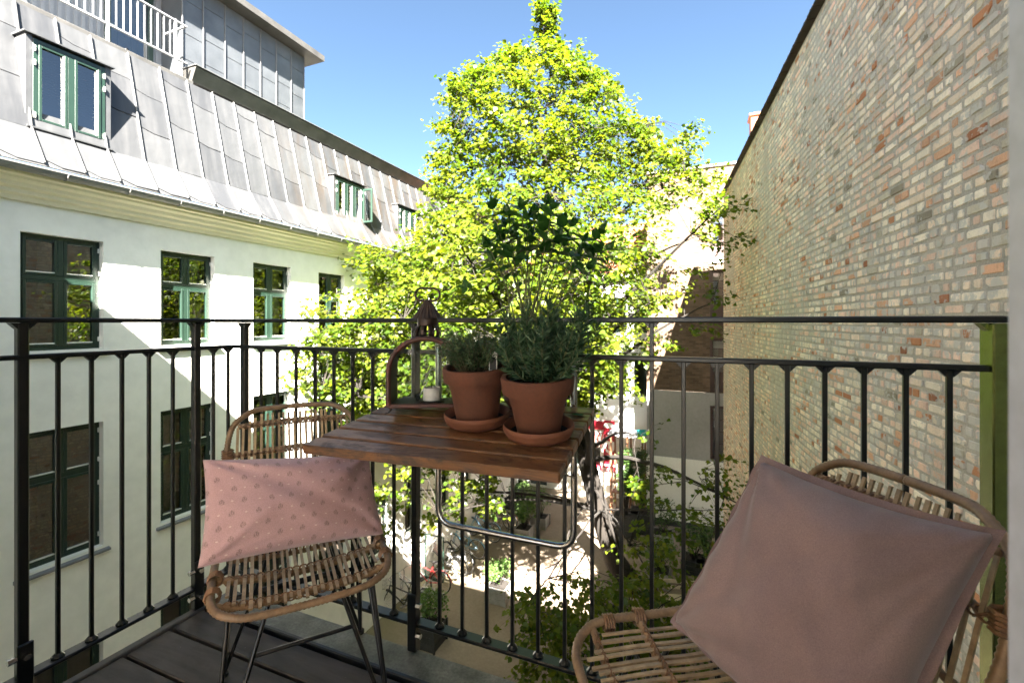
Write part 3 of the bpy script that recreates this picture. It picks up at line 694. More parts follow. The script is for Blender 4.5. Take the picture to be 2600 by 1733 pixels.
# terrace: white profiled wall, green door, railing
mb = MB(); n = 34; y0, y1, X = 2.2, 5.94, -10.35
for i in range(n):
    a = y0+(y1-y0)*i/n; b = y0+(y1-y0)*(i+1)/n; m_ = (a+b)/2
    mb.box(X, X+0.03, a, m_, 5.74, 8.10); mb.box(X, X+0.012, m_, b, 5.74, 8.10)
tw = mb.build('terrace_wall', M['whiteclad'], white)
dr = MB(); ty = 4.95
for q in ((ty, ty+0.09, 5.76, 7.75), (ty+0.72, ty+0.81, 5.76, 7.75)): dr.box(X+0.031, X+0.075, q[0], q[1], q[2], q[3], 0.004)
dr.box(X+0.031, X+0.074, ty+0.09, ty+0.72, 5.76, 5.90, 0.004); dr.box(X+0.031, X+0.074, ty+0.09, ty+0.72, 7.66, 7.75, 0.004)
td = dr.build('terrace_door', M['greenpaint'], white)
link('pane', MB().quad((X+0.05, ty+0.09, 5.9), (X+0.05, ty+0.72, 5.9), (X+0.05, ty+0.72, 7.66), (X+0.05, ty+0.09, 7.66)).mesh('pane', M['glass']), td)
link('door_handle', MB().tube([(X+0.075, ty+0.05, 6.7), (X+0.12, ty+0.05, 6.7), (X+0.12, ty+0.14, 6.7)], 0.010, 6).mesh('door_handle', M['hinge']), td)
mb = MB(); RX = -9.07
for z in (6.02, 6.72): mb.box(RX-0.02, RX+0.02, 1.0, 5.66, z, z+0.03, 0.004)
mb.box(-9.68, RX-0.02, 5.62, 5.66, 6.72, 6.75, 0.004)
tr_ = mb.build('terrace_rail', M['whiteclad'], white)
bmsh = MB().box(RX-0.008, RX+0.008, -0.008, 0.008, 6.05, 6.72).mesh('baluster', M['whiteclad']); psh = MB().box(RX-0.022, RX+0.022, -0.022, 0.022, 5.70, 6.76, 0.004).mesh('rail_post', M['whiteclad'])
for i in range(34):
    y = 2.0+i*0.105
    if abs((y-2.3) % 1.05) < 0.05: continue
    link('baluster', bmsh, tr_, loc=(0, y, 0))
for y in (2.3, 3.35, 4.40, 5.45): link('rail_post', psh, tr_, loc=(0, y, 0))
# basement light well with glazed screen beside the bicycles
lw = thing('stairwell_screen', 'small glazed screen standing against the foot of the white building', 'screen', (-8.3, 13.0, GZ))
mb = MB(); mb.box(-8.49, -7.75, 12.85, 12.89, GZ, GZ+0.12, 0.01)
for x in (-8.47, -7.78): mb.box(x, x+0.04, 12.85, 12.89, GZ+0.12, GZ+1.5, 0.004)
mb.box(-8.43, -7.78, 12.852, 12.888, GZ+1.46, GZ+1.5, 0.004); mb.build('frame', M['greenpaint'], lw)
MB().quad((-8.43, 12.87, GZ+0.12), (-7.78, 12.87, GZ+0.12), (-7.78, 12.87, GZ+1.46), (-8.43, 12.87, GZ+1.46)).build('pane', M['glass'], lw)

# ------------------------------------------------------------------ the building the balcony hangs on (behind the camera)
own = thing('balcony_building', 'pale plastered house wall with a wide doorway behind the balcony', 'building', (-3, -2, GZ))
OY = 0.32; OH = 4.62
mb = MB()
def slab(x0, x1, z0, z1): mb.box(x0, x1, 0.03, OY, z0, z1)
slab(-8.49, -1.55, GZ, OH); slab(0.20, 2.25, GZ, OH); slab(-1.55, 0.20, GZ, -0.02); slab(-1.55, 0.20, 2.35, OH)
# unseen back wall; three window openings added so sun fills the balcony shade
fill_win = [(-2.9, -1.7, 0.5, 2.5), (-1.4, -0.2, 0.5, 2.5), (0.1, 1.3, 0.5, 2.5)]
wall_grid(mb, fill_win, -8.49, 2.25, GZ, OH, lambda u, z, d: (u, -4.8-d, z), 0.3); wall_grid(mb, fill_win, -8.49, 2.25, GZ, OH, lambda u, z, d: (u, -5.1+d, z), 0.3)
mb.box(-8.49, -8.2, -4.8, 0.03, GZ, OH); mb.box(1.95, 2.25, -4.8, 0.03, GZ, OH); mb.box(-4.2, -4.0, -4.8, 0.03, -0.01, 2.7)
mb.box(-8.2, 1.95, -4.8, 0.03, 2.7, 2.85)
mb.build('wall', M['ownwall'], own)
MB().box(-8.2, 1.95, -4.8, 0.029, -0.16, -0.012).build('room_floor', M['floorwood'], own)
for (a, b, c, d) in fill_win:
    m = MB()
    for q in ((a, a+0.06, c, d), (b-0.06, b, c, d), (a+0.06, b-0.06, c, c+0.06), (a+0.06, b-0.06, d-0.06, d), ((a+b)/2-0.03, (a+b)/2+0.03, c+0.06, d-0.06)): m.box(q[0], q[1], -4.98, -4.92, q[2], q[3])
    m.build('window', M['doorwhite'], own)  # frames of the added unseen windows, there to brighten the balcony
MB().prism([(-8.49, OY+0.28, OH), (-8.49, OY+0.28, OH+0.10), (-8.49, -2.4, OH+2.0), (-8.49, -5.4, OH+0.1), (-8.49, -5.4, OH)], (10.74, 0, 0)).build('roof', M['redtile'], own)
df = thing('door_frame', 'white painted door frame at the right edge of the doorway', 'door frame', (0.17, 0.2, 0))
mb = MB(); mb.box(0.150, 0.199, 0.05, OY+0.008, 0.0, 2.34, 0.006); mb.box(-1.549, -1.5, 0.05, OY+0.008, 0.0, 2.34, 0.006); mb.box(-1.5, 0.150, 0.052, OY+0.006, 2.29, 2.34, 0.006)
mb.build('jamb', M['doorwhite'], df)
MB().box(0.141, 0.1495, OY-0.05, OY-0.038, 0.0, 2.29).build('seal', M['rubber'], df)

# ------------------------------------------------------------------ old brick wall on the right
WA = R(4.67); wd = Vector((-math.sin(WA), math.cos(WA), 0)); wn = Vector((math.cos(WA), math.sin(WA), 0)); WQ = 2.2
WS0, WS1, WTOP = 0.3, 17.65, 5.55
def wp(s, z, out=0.0): return wn*(WQ-out)+wd*s+Vector((0, 0, z))
bw = thing('old_brick_wall', 'tall old brick gable wall with smeared grey mortar on the right', 'wall', tuple(wp(9, GZ)))
mb = MB(); mb.quad(wp(WS0-3, GZ), wp(WS0-3, WTOP), wp(WS1, WTOP), wp(WS1, GZ))
mb.quad(wp(WS1, GZ), wp(WS1, WTOP), wp(WS1, WTOP, -5), wp(WS1, GZ, -5)); mb.quad(wp(WS0-3, WTOP), wp(WS0-3, WTOP, -5), wp(WS1, WTOP, -5), wp(WS1, WTOP))
mb.build('mortar', M['mortar'], bw)
PIT, SL = 0.091, 0.265
BCOL = [((0.86, 0.73, 0.575), 30), ((0.85, 0.67, 0.51), 26), ((0.83, 0.58, 0.44), 24), ((0.70, 0.40, 0.25), 10), ((0.54, 0.24, 0.12), 3), ((0.40, 0.17, 0.09), 1), ((0.58, 0.50, 0.38), 8), ((0.32, 0.27, 0.20), 2)]
bpal = [c for c, w in BCOL]; bwt = [w for c, w in BCOL]
random.seed(5)
def brick_shape(L, H, out, irr):
    ch = 0.009
    def j(): return random.uniform(-irr, irr)
    pts = []
    for sa, sb in ((-1, -1), (1, -1), (1, 1), (-1, 1)):      # corners knocked off unevenly
        ca = random.choice((0.003, 0.005, 0.007, 0.028 if random.random() < 0.25 else 0.006))*random.uniform(0.7, 1.5); cb = min(H*0.42, ca*random.uniform(0.6, 1.3)); ca = min(ca*1.3, L*0.3)
        p, q = (sa*(L/2-ca), sb*H/2), (sa*L/2, sb*(H/2-cb))
        pts += [p, q] if sa*sb < 0 else [q, p]
    pts = [(a+j(), b+j()) for a, b in pts]; n = len(pts)
    sh = 1-2*ch/H*0.7; sl_ = 1-2*ch/L*0.8
    vs = [(a, b, -0.02) for a, b in pts]+[(a, b, out-ch*0.8) for a, b in pts]+[(a*sl_, b*sh, out+random.uniform(-.001, .001)) for a, b in pts]
    fs = [(k, (k+1) % n, n+(k+1) % n, n+k) for k in range(n)]+[(n+k, n+(k+1) % n, 2*n+(k+1) % n, 2*n+k) for k in range(n)]+[tuple(range(2*n, 3*n))]
    return vs, fs
# columns: local axes of a brick: a along the wall, b up, c out of the wall
nC = int((WTOP-GZ)/PIT); bricks = []
for r_ in range(nC):
    z = GZ+(r_+0.5)*PIT+random.uniform(-.004, .004)
    hdr = (r_ % 2 == 0) if random.random() > 0.12 else (r_ % 2 == 1)
    Lp = SL/2 if hdr else SL
    s = WS0+(0.075 if hdr else 0.0)+random.uniform(-0.03, 0.03)
    while s < WS1-0.05:
        L = Lp*random.uniform(0.93, 1.07)
        if random.random() < 0.07: L = SL/2 if not hdr else SL
        if s+L > WS1: L = WS1-s
        if L < 0.06: break
        col = random.choices(bpal, bwt)[0]
        n3 = noise.noise(Vector((s*0.5, z*0.5, 3.3)))
        out = random.uniform(0.002, 0.012)-max(0, n3)*0.012
        p = wp(s+L/2, z); px = proj(p)
        area = 0; vis = px[2] > 0.5 and 2000 < px[0] < 2548 and 5 < px[1] < 1700 and not (px[1] > 1190 and px[0] > 1900+0.0*(px[1])) 
        if vis: area = (L*PIT)/(px[2]**2)*abs((Vector((0, 0, CZ))-p).normalized().dot(wn))
        bricks.append((area, s+L/2, z, L-0.021+random.uniform(-.012, .003), PIT-0.022+random.uniform(-.008, .003), out, col, random.uniform(-0.012, 0.012)))
        s += L
order = sorted(range(len(bricks)), key=lambda i: -bricks[i][0]); near = set(i for i in order[:300] if bricks[i][0] > 0)
basis = Matrix((( -wd.x, 0, -wn.x, 0), (-wd.y, 0, -wn.y, 0), (0, 1, 0, 0), (0, 0, 0, 1)))
variants = {}
V = []; Fc = []; C = []
for i, (ar, s, z, L, H, out, col, rot) in enumerate(bricks):
    jit = random.uniform(0.82, 1.14); cc = tuple(q*jit for q in col)
    if i in near:
        key = (round(L/0.03), bpal.index(col), random.randint(0, 2))
        if key not in variants:
            m = MB(); vs, fs = brick_shape(round(L/0.03)*0.03-0.006, H, 0.006+0.002*key[2], 0.004); m.add(vs, fs); m.c = [(*cc, 1)]*len(vs)
            variants[key] = m.mesh('brick', M['brick'])
        o = bpy.data.objects.new('brick', variants[key]); COL.objects.link(o); o.parent = bw
        o.matrix_local = Matrix.Translation(wp(s, z, (out-0.006)*0.8)-bw.location) @ basis @ Matrix.Rotation(rot, 4, 'Z')
    else:
        vs, fs = brick_shape(L, H, max(out, 0.0015), 0.004); o0 = len(V)
        Mx = Matrix.Translation(wp(s, z)) @ basis
        V += [tuple(Mx @ Vector(v)) for v in vs]; Fc += [tuple(k+o0 for k in f) for f in fs]; C += [(*cc, 1)]*len(vs)
m = MB(); m.v = V; m.f = Fc; m.c = C
m.build('further_bricks', M['brick'], bw, kind='stuff')
# coping of dark red tiles
ct = MB(); ct.obox((0, 0, 0), wd, wn, (0, 0, 1), 0.145, 0.10, 0.02, 0.006)
ct.obox(Vector((0, 0, 0.022)), wd, wn, (0, 0, 1), 0.03, 0.095, 0.02, 0.008); ctm = ct.mesh('coping_tile', M['coping'])
for i in range(60):
    s = WS0+0.15+i*0.297
    if s > WS1+0.1: break
    link('coping_tile', ctm, bw, loc=wp(s, WTOP+0.03+random.uniform(-.006, .006), 0.02))

# ------------------------------------------------------------------ far brick wing
FY = 20.2
wing = thing('yellow_brick_house', 'tall sunlit yellow brick house end with narrow brown windows', 'building', (1, FY, GZ))
wr = [(0.36, 1.35, 3.70, 5.60), (0.36, 1.35, 1.0, 3.22), (0.36, 1.35, -1.75, 0.45), (0.36, 1.35, -4.48, -2.28)]
def P_(u, z, d): return (u, FY+d, z)
x0, x1 = -2.12, 6.0
mb = wall_grid(MB(), wr[:3]+[], x0, x1, -1.76, 7.4, P_, 0.2)
mb.quad((x0, FY, -1.76), (x0, FY+6, -1.76), (x0, FY+6, 7.4), (x0, FY, 7.4)); mb.quad((x0, FY, 7.4), (x1, FY, 7.4), (x1, FY+6, 7.4), (x0, FY+6, 7.4))
mb.build('brick_wall', M['farbrick'], wing)
mb = wall_grid(MB(), [wr[3]], x0, x1, -4.55, -1.76, lambda u, z, d: (u, FY-0.02+d, z), 0.22); mb.quad((x0, FY-0.02, -4.55), (x0, FY+6, -4.55), (x0, FY+6, -1.76), (x0, FY-0.02, -1.76))
mb.build('grey_render', M['greystucco'], wing)
MB().box(x0-0.01, x1, FY-0.06, FY+6, GZ+0.25, -4.551).build('white_plinth', M['whitepaint'], wing)
MB().box(x0-0.02, x1, FY-0.075, FY+6.01, GZ-0.05, GZ+0.249).build('tarred_base', M['darkpaint'], wing)
MB().box(0.30, 1.45, FY-0.05, FY+0.05, 3.48, 3.69, 0.01).build('window_sill', M['whitepaint'], wing)
MB().box(x0-0.06, x1, FY-0.08, FY+6.05, 7.405, 7.50, 0.01).build('parapet_coping', M['crate'], wing)
MB().quad((0.2, FY+0.9, -4.8), (1.6, FY+0.9, -4.8), (1.6, FY+0.9, 5.8), (0.2, FY+0.9, 5.8)).build('interior', M['room'], wing)
for k, (a, b, c, d) in enumerate(wr):
    m = MB(); yy = FY+0.10
    split = c+(d-c)*(0.36 if k < 3 else 0.05)
    for q in ((a, a+0.10, c, d), (b-0.10, b, c, d), (a+0.1, b-0.1, d-0.10, d), (a+0.1, b-0.1, c, c+0.08), (a+0.1, b-0.1, split-0.04, split+0.04)): m.box(q[0], q[1], yy, yy+0.08, q[2], q[3])
    w = m.build('window', M['brownframe'], wing)
    if k < 3: link('panel', MB().box(a+0.1, b-0.1, yy+0.02, yy+0.06, c+0.08, split-0.04).mesh('panel', M['brownframe']), w)
    n = 4; gz = [split+0.04+(d-0.1-split-0.04)*t/n for t in range(n+1)]
    for cx_ in range(2):
        for t in range(n):
            ga = a+0.1+(b-a-0.2)/2*cx_; gb = ga+(b-a-0.2)/2
            link('pane', MB().quad((ga+0.015, yy+0.04, gz[t]+0.015), (gb-0.015, yy+0.04, gz[t]+0.015), (gb-0.015, yy+0.04, gz[t+1]-0.015), (ga+0.015, yy+0.04, gz[t+1]-0.015)).mesh('pane', M['glass']), w)
    bars = MB(); mid = (a+b)/2; bars.box(mid-0.016, mid+0.016, yy+0.025, yy+0.055, split+0.04, d-0.1)
    for t in range(1, n): bars.box(a+0.1, b-0.1, yy+0.027, yy+0.053, gz[t]-0.014, gz[t]+0.014)
    link('glazing_bars', bars.mesh('glazing_bars', M['brownframe']), w)
    if k in (1, 2): link('blind', MB().box(a+0.12, b-0.12, yy+0.12, yy+0.14, d-0.42, d-0.12).mesh('blind', M['curtain']), w)
ch = thing('chimney', 'red brick chimney just above the old brick wall top', 'chimney', (2.25, 21.2, 7.5))
MB().box(1.9, 2.6, 20.9, 21.6, 7.5, 9.5, 0.01).build('stack', M['redtile'], ch); MB().box(1.83, 2.67, 20.83, 21.67, 9.501, 9.62, 0.02).build('cap', M['redtile'], ch)

# ------------------------------------------------------------------ low house with the shop at the end of the yard
SY = 22.3
shop = thing('end_house', 'low pale house with red tiled roof across the end of the courtyard', 'building', (-5, SY, GZ))
sx0, sx1 = -8.49, -2.13
srect = [(-7.9+1.25*i, -7.9+1.25*i+0.85, 0.6, 2.3) for i in range(5)]+[(-7.9+1.25*i, -7.9+1.25*i+0.85, -2.4, -0.6) for i in range(5)]
shopwin = (-5.75, -4.55, -6.0, -4.95)
srect2 = srect+[shopwin, (-8.2, -7.3, -7.3, -5.2)]
mb = wall_grid(MB(), srect2, sx0, sx1, GZ, 3.3, lambda u, z, d: (u, SY+d, z), 0.2); mb.build('wall', M['whitepaint'], shop)
MB().quad((sx0, SY+1.2, GZ), (sx1, SY+1.2, GZ), (sx1, SY+1.2, 3.2), (sx0, SY+1.2, 3.2)).build('interior', M['room'], shop)
for (a, b, c, d) in srect2:
    m = MB(); yy = SY+0.08
    for q in ((a, a+0.07, c, d), (b-0.07, b, c, d), (a+0.07, b-0.07, c, c+0.07), (a+0.07, b-0.07, d-0.07, d), ((a+b)/2-0.03, (a+b)/2+0.03, c+0.07, d-0.07)): m.box(q[0], q[1], yy, yy+0.06, q[2], q[3])
    w = m.build('window', M['greenpaint'], shop)
    link('pane', MB().quad((a+0.07, yy+0.03, c+0.07), (b-0.07, yy+0.03, c+0.07), (b-0.07, yy+0.03, d-0.07), (a+0.07, yy+0.03, d-0.07)).mesh('pane', M['glass']), w)
MB().prism([(sx0, SY-0.35, 3.25), (sx0, SY-0.35, 3.42), (sx0, SY-0.02, 3.30), (sx0, SY-0.02, 3.25)], (sx1-sx0, 0, 0)).build('eave', M['cornice'], shop)
# roof tiles in courses
rt = MB(); nrow, ncol = 12, 30
A0 = Vector((0, SY-0.4, 3.43)); A1 = Vector((0, SY+2.6, 6.3)); nr = (A1-A0).cross(Vector((1, 0, 0))).normalized(); nr = nr if nr.z > 0 else -nr
rt.quad((sx0, *A0.yz), (sx1, *A0.yz), (sx1, *A1.yz), (sx0, *A1.yz)); rt.quad((sx0, *A1.yz), (sx1, *A1.yz), (sx1, SY+6, 3.4), (sx0, SY+6, 3.4))
for k in range(nrow):
    p = A0.lerp(A1, k/nrow); q = A0.lerp(A1, (k+1.12)/nrow)
    for j in range(ncol):
        xa = sx0+(sx1-sx0)*j/ncol; xb = sx0+(sx1-sx0)*(j+0.93)/ncol
        rt.add([Vector((xa, p.y, p.z))+nr*0.05, Vector((xb, p.y, p.z))+nr*0.05, Vector((xb, q.y, q.z))+nr*0.015, Vector((xa, q.y, q.z))+nr*0.015, Vector(((xa+xb)/2, p.y, p.z))+nr*0.09, Vector(((xa+xb)/2, q.y, q.z))+nr*0.055], [(0, 4, 5, 3), (4, 1, 2, 5), (0, 1, 4)])
rt.build('roof', M['redtile'], shop, kind=None)
MB().box(-4.2, -3.3, SY+0.4, SY+1.2, 4.15, 5.0, 0.02).build('roof_hatch', M['darkzinc'], shop)
# red shop front
def o_(x, y, d=0.0): return ony(x, y, SY-d)
sf = thing('shop_front', 'red painted shop front with white shield emblem and striped awning', 'shop front', (-4.8, SY, GZ))
a = o_(1533, 1066); b = o_(1561, 1178)
MB().box(a.x, b.x, SY-0.06, SY-0.002, b.z, a.z, 0.01).build('red_panel', M['shopred'], sf)
a = o_(1491, 1066); b = o_(1532.6, 1090)
MB().box(a.x, b.x, SY-0.10, SY-0.004, b.z, a.z, 0.01).build('fascia', M['shopred'], sf)
c0 = o_(1546, 1079)
MB().prism([(c0.x+0.25*math.cos(t*math.pi/12), SY-0.075, c0.z+0.13*math.sin(t*math.pi/12)) for t in range(24)], (0, 0.014, 0)).build('oval_badge', M['shopwhite'], sf)
c0 = o_(1548, 1133); sh = [(-.27, .22), (-.12, .30), (0, .26), (.12, .30), (.27, .22), (.26, -.05), (.15, -.24), (0, -.36), (-.15, -.24), (-.26, -.05)]
em = MB().prism([(c0.x+u, SY-0.08, c0.z+v) for u, v in sh], (0, 0.018, 0)).build('shield_emblem', M['shopwhite'], sf)
mk = MB()
for u in (-0.09, 0.09): mk.box(c0.x+u-0.03, c0.x+u+0.03, SY-0.086, SY-0.0805, c0.z-0.14, c0.z+0.12)
mk.box(c0.x-0.06, c0.x+0.06, SY-0.0855, SY-0.0806, c0.z-0.16, c0.z-0.10); link('emblem_mark', mk.mesh('emblem_mark', M['shopred']), em)
a = o_(1478, 1092); b = o_(1534, 1126)
MB().prism([(a.x, SY-0.01, a.z), (a.x, SY-0.55, b.z+0.12), (a.x, SY-0.56, b.z-0.05), (a.x, SY-0.53, b.z-0.05), (a.x, SY-0.52, b.z+0.10), (a.x, SY-0.01, a.z-0.03)], (b.x-a.x, 0, 0)).build('awning', M['awning'], sf)
a = o_(1497, 1176); b = o_(1562, 1196)
sg = MB().box(a.x, b.x, SY-0.12, SY-0.061, b.z, a.z, 0.008).build('sign_board', M['shopred'], sf)
tc = bpy.data.curves.new('lettering', 'FONT'); tc.body = 'k og fabrik'; tc.size = 0.30; tc.extrude = 0.006; tc.align_x = 'LEFT'; tc.align_y = 'CENTER'
to = bpy.data.objects.new('tmp_text', tc); COL.objects.link(to)
bpy.context.view_layer.update()
tm = bpy.data.meshes.new_from_object(to.evaluated_get(bpy.context.evaluated_depsgraph_get())); bpy.data.objects.remove(to)
tm.materials.clear(); tm.materials.append(M['shopwhite']); tm.name = 'lettering'
xs = [v.co.x for v in tm.vertices]; sc_ = (b.x-a.x-0.10)/max(0.01, max(xs)-min(xs))
lt = bpy.data.objects.new('lettering', tm); COL.objects.link(lt); lt.parent = sg
lt.matrix_local = Matrix.Translation((a.x+0.05, SY-0.127, (a.z+b.z)/2)) @ Matrix.Rotation(R(90), 4, 'X') @ Matrix.Diagonal((sc_, sc_, 1, 1))
# ================================================================== TREE
rng = np.random.default_rng(3)
LEAF = np.array([(0, 0, 0), (0.36, 0.10, 0.07), (0.47, 0.45, 0.10), (0, 1.0, -0.06), (-0.47, 0.45, 0.10), (-0.36, 0.10, 0.07), (0, 0.45, 0.0)], dtype=np.float64)
LEAFF = np.array([(0, 1, 6), (1, 2, 6), (2, 3, 6), (0, 6, 5), (6, 4, 5), (6, 3, 4)])
def leaf_cloud(name, P, Dr, Nr, size, colf, mat, parent, shape=LEAF, faces=LEAFF, smooth=False):
    """P positions, Dr leaf direction, Nr approximate normal, all (n,3)"""
    n = len(P); Dr = Dr/np.linalg.norm(Dr, axis=1, keepdims=True)
    X = np.cross(Dr, Nr); X /= np.linalg.norm(X, axis=1, keepdims=True)+1e-9; Z = np.cross(X, Dr)
    vs = (shape[None, :, 0:1]*X[:, None, :]+shape[None, :, 1:2]*Dr[:, None, :]+shape[None, :, 2:3]*Z[:, None, :])*size[:, None, None]+P[:, None, :]
    k = len(shape); me = bpy.data.meshes.new(name)
    F = (faces[None]+(np.arange(n)*k)[:, None, None]).reshape(-1, 3)
    me.vertices.add(n*k); me.vertices.foreach_set('co', vs.reshape(-1).astype(np.float32))
    me.loops.add(F.size); me.loops.foreach_set('vertex_index', F.ravel().astype(np.int32))
    me.polygons.add(len(F)); me.polygons.foreach_set('loop_start', (np.arange(len(F))*3).astype(np.int32))
    try: me.polygons.foreach_set('loop_total', np.full(len(F), 3, dtype=np.int32))
    except Exception: pass
    me.update(calc_edges=True)
    at = me.color_attributes.new('col', 'FLOAT_COLOR', 'POINT')
    c = np.repeat(np.clip(colf, 0, 1), k); ca = np.stack([c, c, c, np.ones_like(c)], 1).astype(np.float32); at.data.foreach_set('color', ca.ravel())
    me.materials.append(mat)
    return link(name, me, parent, True, 'stuff')
def unit(v): return v/(np.linalg.norm(v)+1e-9)

tree = thing('linden_tree', 'large bright green linden tree filling the middle of the courtyard', 'tree', tuple(onz(1597, 1475, GZ)))
TR = [np.array(tree.location)+np.array((0, 0, -0.1))]+[np.array(atk(*q)) for q in ((1560, 1420, 14.9), (1520, 1290, 14.8), (1487, 1160, 14.6), (1455, 1000, 14.5), (1425, 800, 14.4), (1405, 600, 14.3), (1388, 450, 14.2), (1370, 300, 14.2), (1368, 180, 14.2), (1380, 90, 14.2), (1386, 5, 14.2))]
TRr = [0.42, 0.34, 0.31, 0.28, 0.24, 0.18, 0.13, 0.095, 0.065, 0.04, 0.02, 0.008]
trunk = MB().tube([Vector(p) for p in TR], TRr, 12)
# dense resample of the trunk
def resample(pts, n):
    pts = np.array(pts); d = np.r_[0, np.cumsum(np.linalg.norm(np.diff(pts, axis=0), axis=1))]; t = np.linspace(0, d[-1], n)
    return np.stack([np.interp(t, d, pts[:, i]) for i in range(3)], 1)
TS = resample(TR, 160); TSr = np.interp(np.linspace(0, 1, 160), np.linspace(0, 1, len(TRr)), TRr)
# crown outline of the photograph (pixel rows): y, xmin, xmax
ROWS = [(8, 1366, 1408), (40, 1362, 1412), (70, 1364, 1412), (100, 1378, 1392), (112, 1355, 1430), (140, 1262, 1462), (165, 1235, 1500), (185, 1160, 1530), (230, 1146, 1560), (290, 1142, 1590), (330, 1125, 1660), (370, 1135, 1720), (410, 1120, 1760), (450, 1105, 1800), (500, 1110, 1830), (545, 1100, 1830), (590, 1060, 1820), (640, 1010, 1800), (700, 950, 1780), (760, 900, 1770), (820, 870, 1760), (880, 860, 1740), (940, 860, 1720), (1000, 880, 1690), (1060, 900, 1650)]
ry = np.array([r[0] for r in ROWS]); rx0 = np.array([r[1] for r in ROWS]); rx1 = np.array([r[2] for r in ROWS])
tips = []
def add_zone(n, x0, x1, y0, y1, k0, k1, nl=46, spread=1.0, droop=0.0):
    for _ in range(n): tips.append((np.array(atk(rng.uniform(x0, x1), rng.uniform(y0, y1), rng.uniform(k0, k1))), nl, spread, droop))
cand = 0
while cand < 1500:
    y = rng.uniform(8, 1070); a, b = np.interp(y, ry, rx0), np.interp(y, ry, rx1)
    if rng.uniform() > (b-a)/950+0.02: continue
    x = rng.uniform(a+8, b-8); xc = np.interp(y, [0, 600, 1100], [1375, 1420, 1400])
    hw = (b-a)/2; h = math.sqrt(max(0.02, 1-((x-(a+b)/2)/(hw+1e-6))**2))
    dk = h*hw/FPX*14.3*0.80
    e = rng.uniform(-1, 1); e = np.sign(e)*abs(e)**0.55
    k = 14.3+e*dk
    if y > 380: k = 14.3+(e*dk if e > 0 else e*min(1, (y-330)/220)*6.0*h**0.6)
    if x > 1630 and y > 560 and rng.uniform() < 0.80: continue
    if x > 1560 and y > 880: continue
    if x > 1440 and y > 1000: continue
    if x > 1540 and rng.uniform() < 0.38: continue
    if x > 1690 and y > 430 and rng.uniform() < 0.55: continue
    p = np.array(atk(x, y, k))
    if p[0] < -8.0: continue
    if p[1] > 19.6 and p[0] > -2.4: continue
    s_ = p[0]-(WQ-p[1]*0.0817)
    if s_ > -0.25: continue
    tips.append((p, 50 if k > 11 else 42, 0.45 if y < 125 else (0.75 if y < 200 else 1.0), 0.0)); cand += 1
add_zone(70, 1130, 1560, 560, 940, 6.9, 9.0, 36)
add_zone(150, 900, 1500, 620, 1040, 9.5, 13, 50)
add_zone(40, 1480, 1760, 320, 500, 12.5, 15.5, 44)
add_zone(14, 1150, 1240, 150, 240, 13.6, 14.6, 36, 0.6)
add_zone(120, 830, 1150, 640, 1040, 9.6, 12.6)
add_zone(34, 790, 920, 830, 1010, 9.2, 10.4, 40)
add_zone(34, 880, 1260, 1030, 1330, 9.8, 12.2, 34, 0.9, 0.2)
add_zone(10, 1160, 1280, 1180, 1270, 11.2, 12.2, 40, 0.9, 0.2)
add_zone(26, 1590, 1880, 1160, 1400, 8.8, 11.0, 26, 1.1, 0.15)
add_zone(5, 1590, 1660, 1100, 1230, 10, 11.5, 24)
add_zone(105, 1340, 1760, 1460, 1700, 8.4, 10.6, 46, 1.1, 0.25)
add_zone(9, 1590, 1720, 1330, 1480, 9.2, 11.0, 30)
add_zone(13, 1760, 1885, 500, 620, 10.0, 12.3, 26)
add_zone(8, 1700, 1850, 640, 880, 10.4, 12.6, 24)
add_zone(16, 1450, 1600, 820, 1020, 10.5, 13.5, 34)
def _free(p):
    q = proj(p); return not (q[0] < 925 and q[1] < 790 and rng.uniform() < 0.9)
add_zone(9, 770, 900, 880, 1010, 9.0, 10.0, 30, 0.8, 0.2)
tips = [t for t in tips if _free(t[0]) and t[0][0] > -8.25 and t[0][0] < WQ-t[0][1]*0.0817-0.2]
TP_ = np.array([t[0] for t in tips])
# limbs: ends picked far apart
ends = [int(np.argmax(TP_[:, 2]))]; dmin = np.linalg.norm(TP_-TP_[ends[0]], axis=1)
while len(ends) < 74:
    i = int(np.argmax(dmin)); ends.append(i); dmin = np.minimum(dmin, np.linalg.norm(TP_-TP_[i], axis=1))
limbs = []; limb_pts = []; limb_r = []
lmb = MB()
for i in ends:
    e = TP_[i]; hd = np.linalg.norm((TS-e)[:, :2], axis=1)
    want = e[2]-0.55*hd; sc = np.abs(TS[:, 2]-np.maximum(want, -4.8)); sc[:20] += 5; sc[20:34] += (0.0 if e[2] < -2.6 else 5)
    j = int(np.clip(int(np.argmin(sc))+rng.integers(-7, 8), 22, 158)); s0 = TS[j]; L = np.linalg.norm(e-s0)
    mid = s0*0.5+e*0.5+np.array((0, 0, 0.10*L if e[2] > s0[2] else 0.16*L))+rng.normal(0, 0.07*L, 3)*np.array((1, 1, .6))
    t = np.linspace(0, 1, 14)[:, None]; path = (1-t)**2*s0+2*t*(1-t)*mid+t*t*e
    path += np.cumsum(rng.normal(0, 0.018, path.shape), 0)*np.minimum(1, t*3)
    r0 = min(TSr[j]*0.62, 0.018+0.013*L)*(1.0 if e[2] > -2.6 else 0.5); rr = [max(0.006, r0*(1-0.88*q)) for q in np.linspace(0, 1, 14)]
    MB().tube([Vector(p) for p in path], rr, 6).build('limb', M['bark'], tree, smooth=True); limb_pts.append(path); limb_r += rr
LP = np.concatenate(limb_pts+[TS[60:]]); 
P = []; Dd = []; Nn = []; Ss = []; Cc = []
twig = MB()
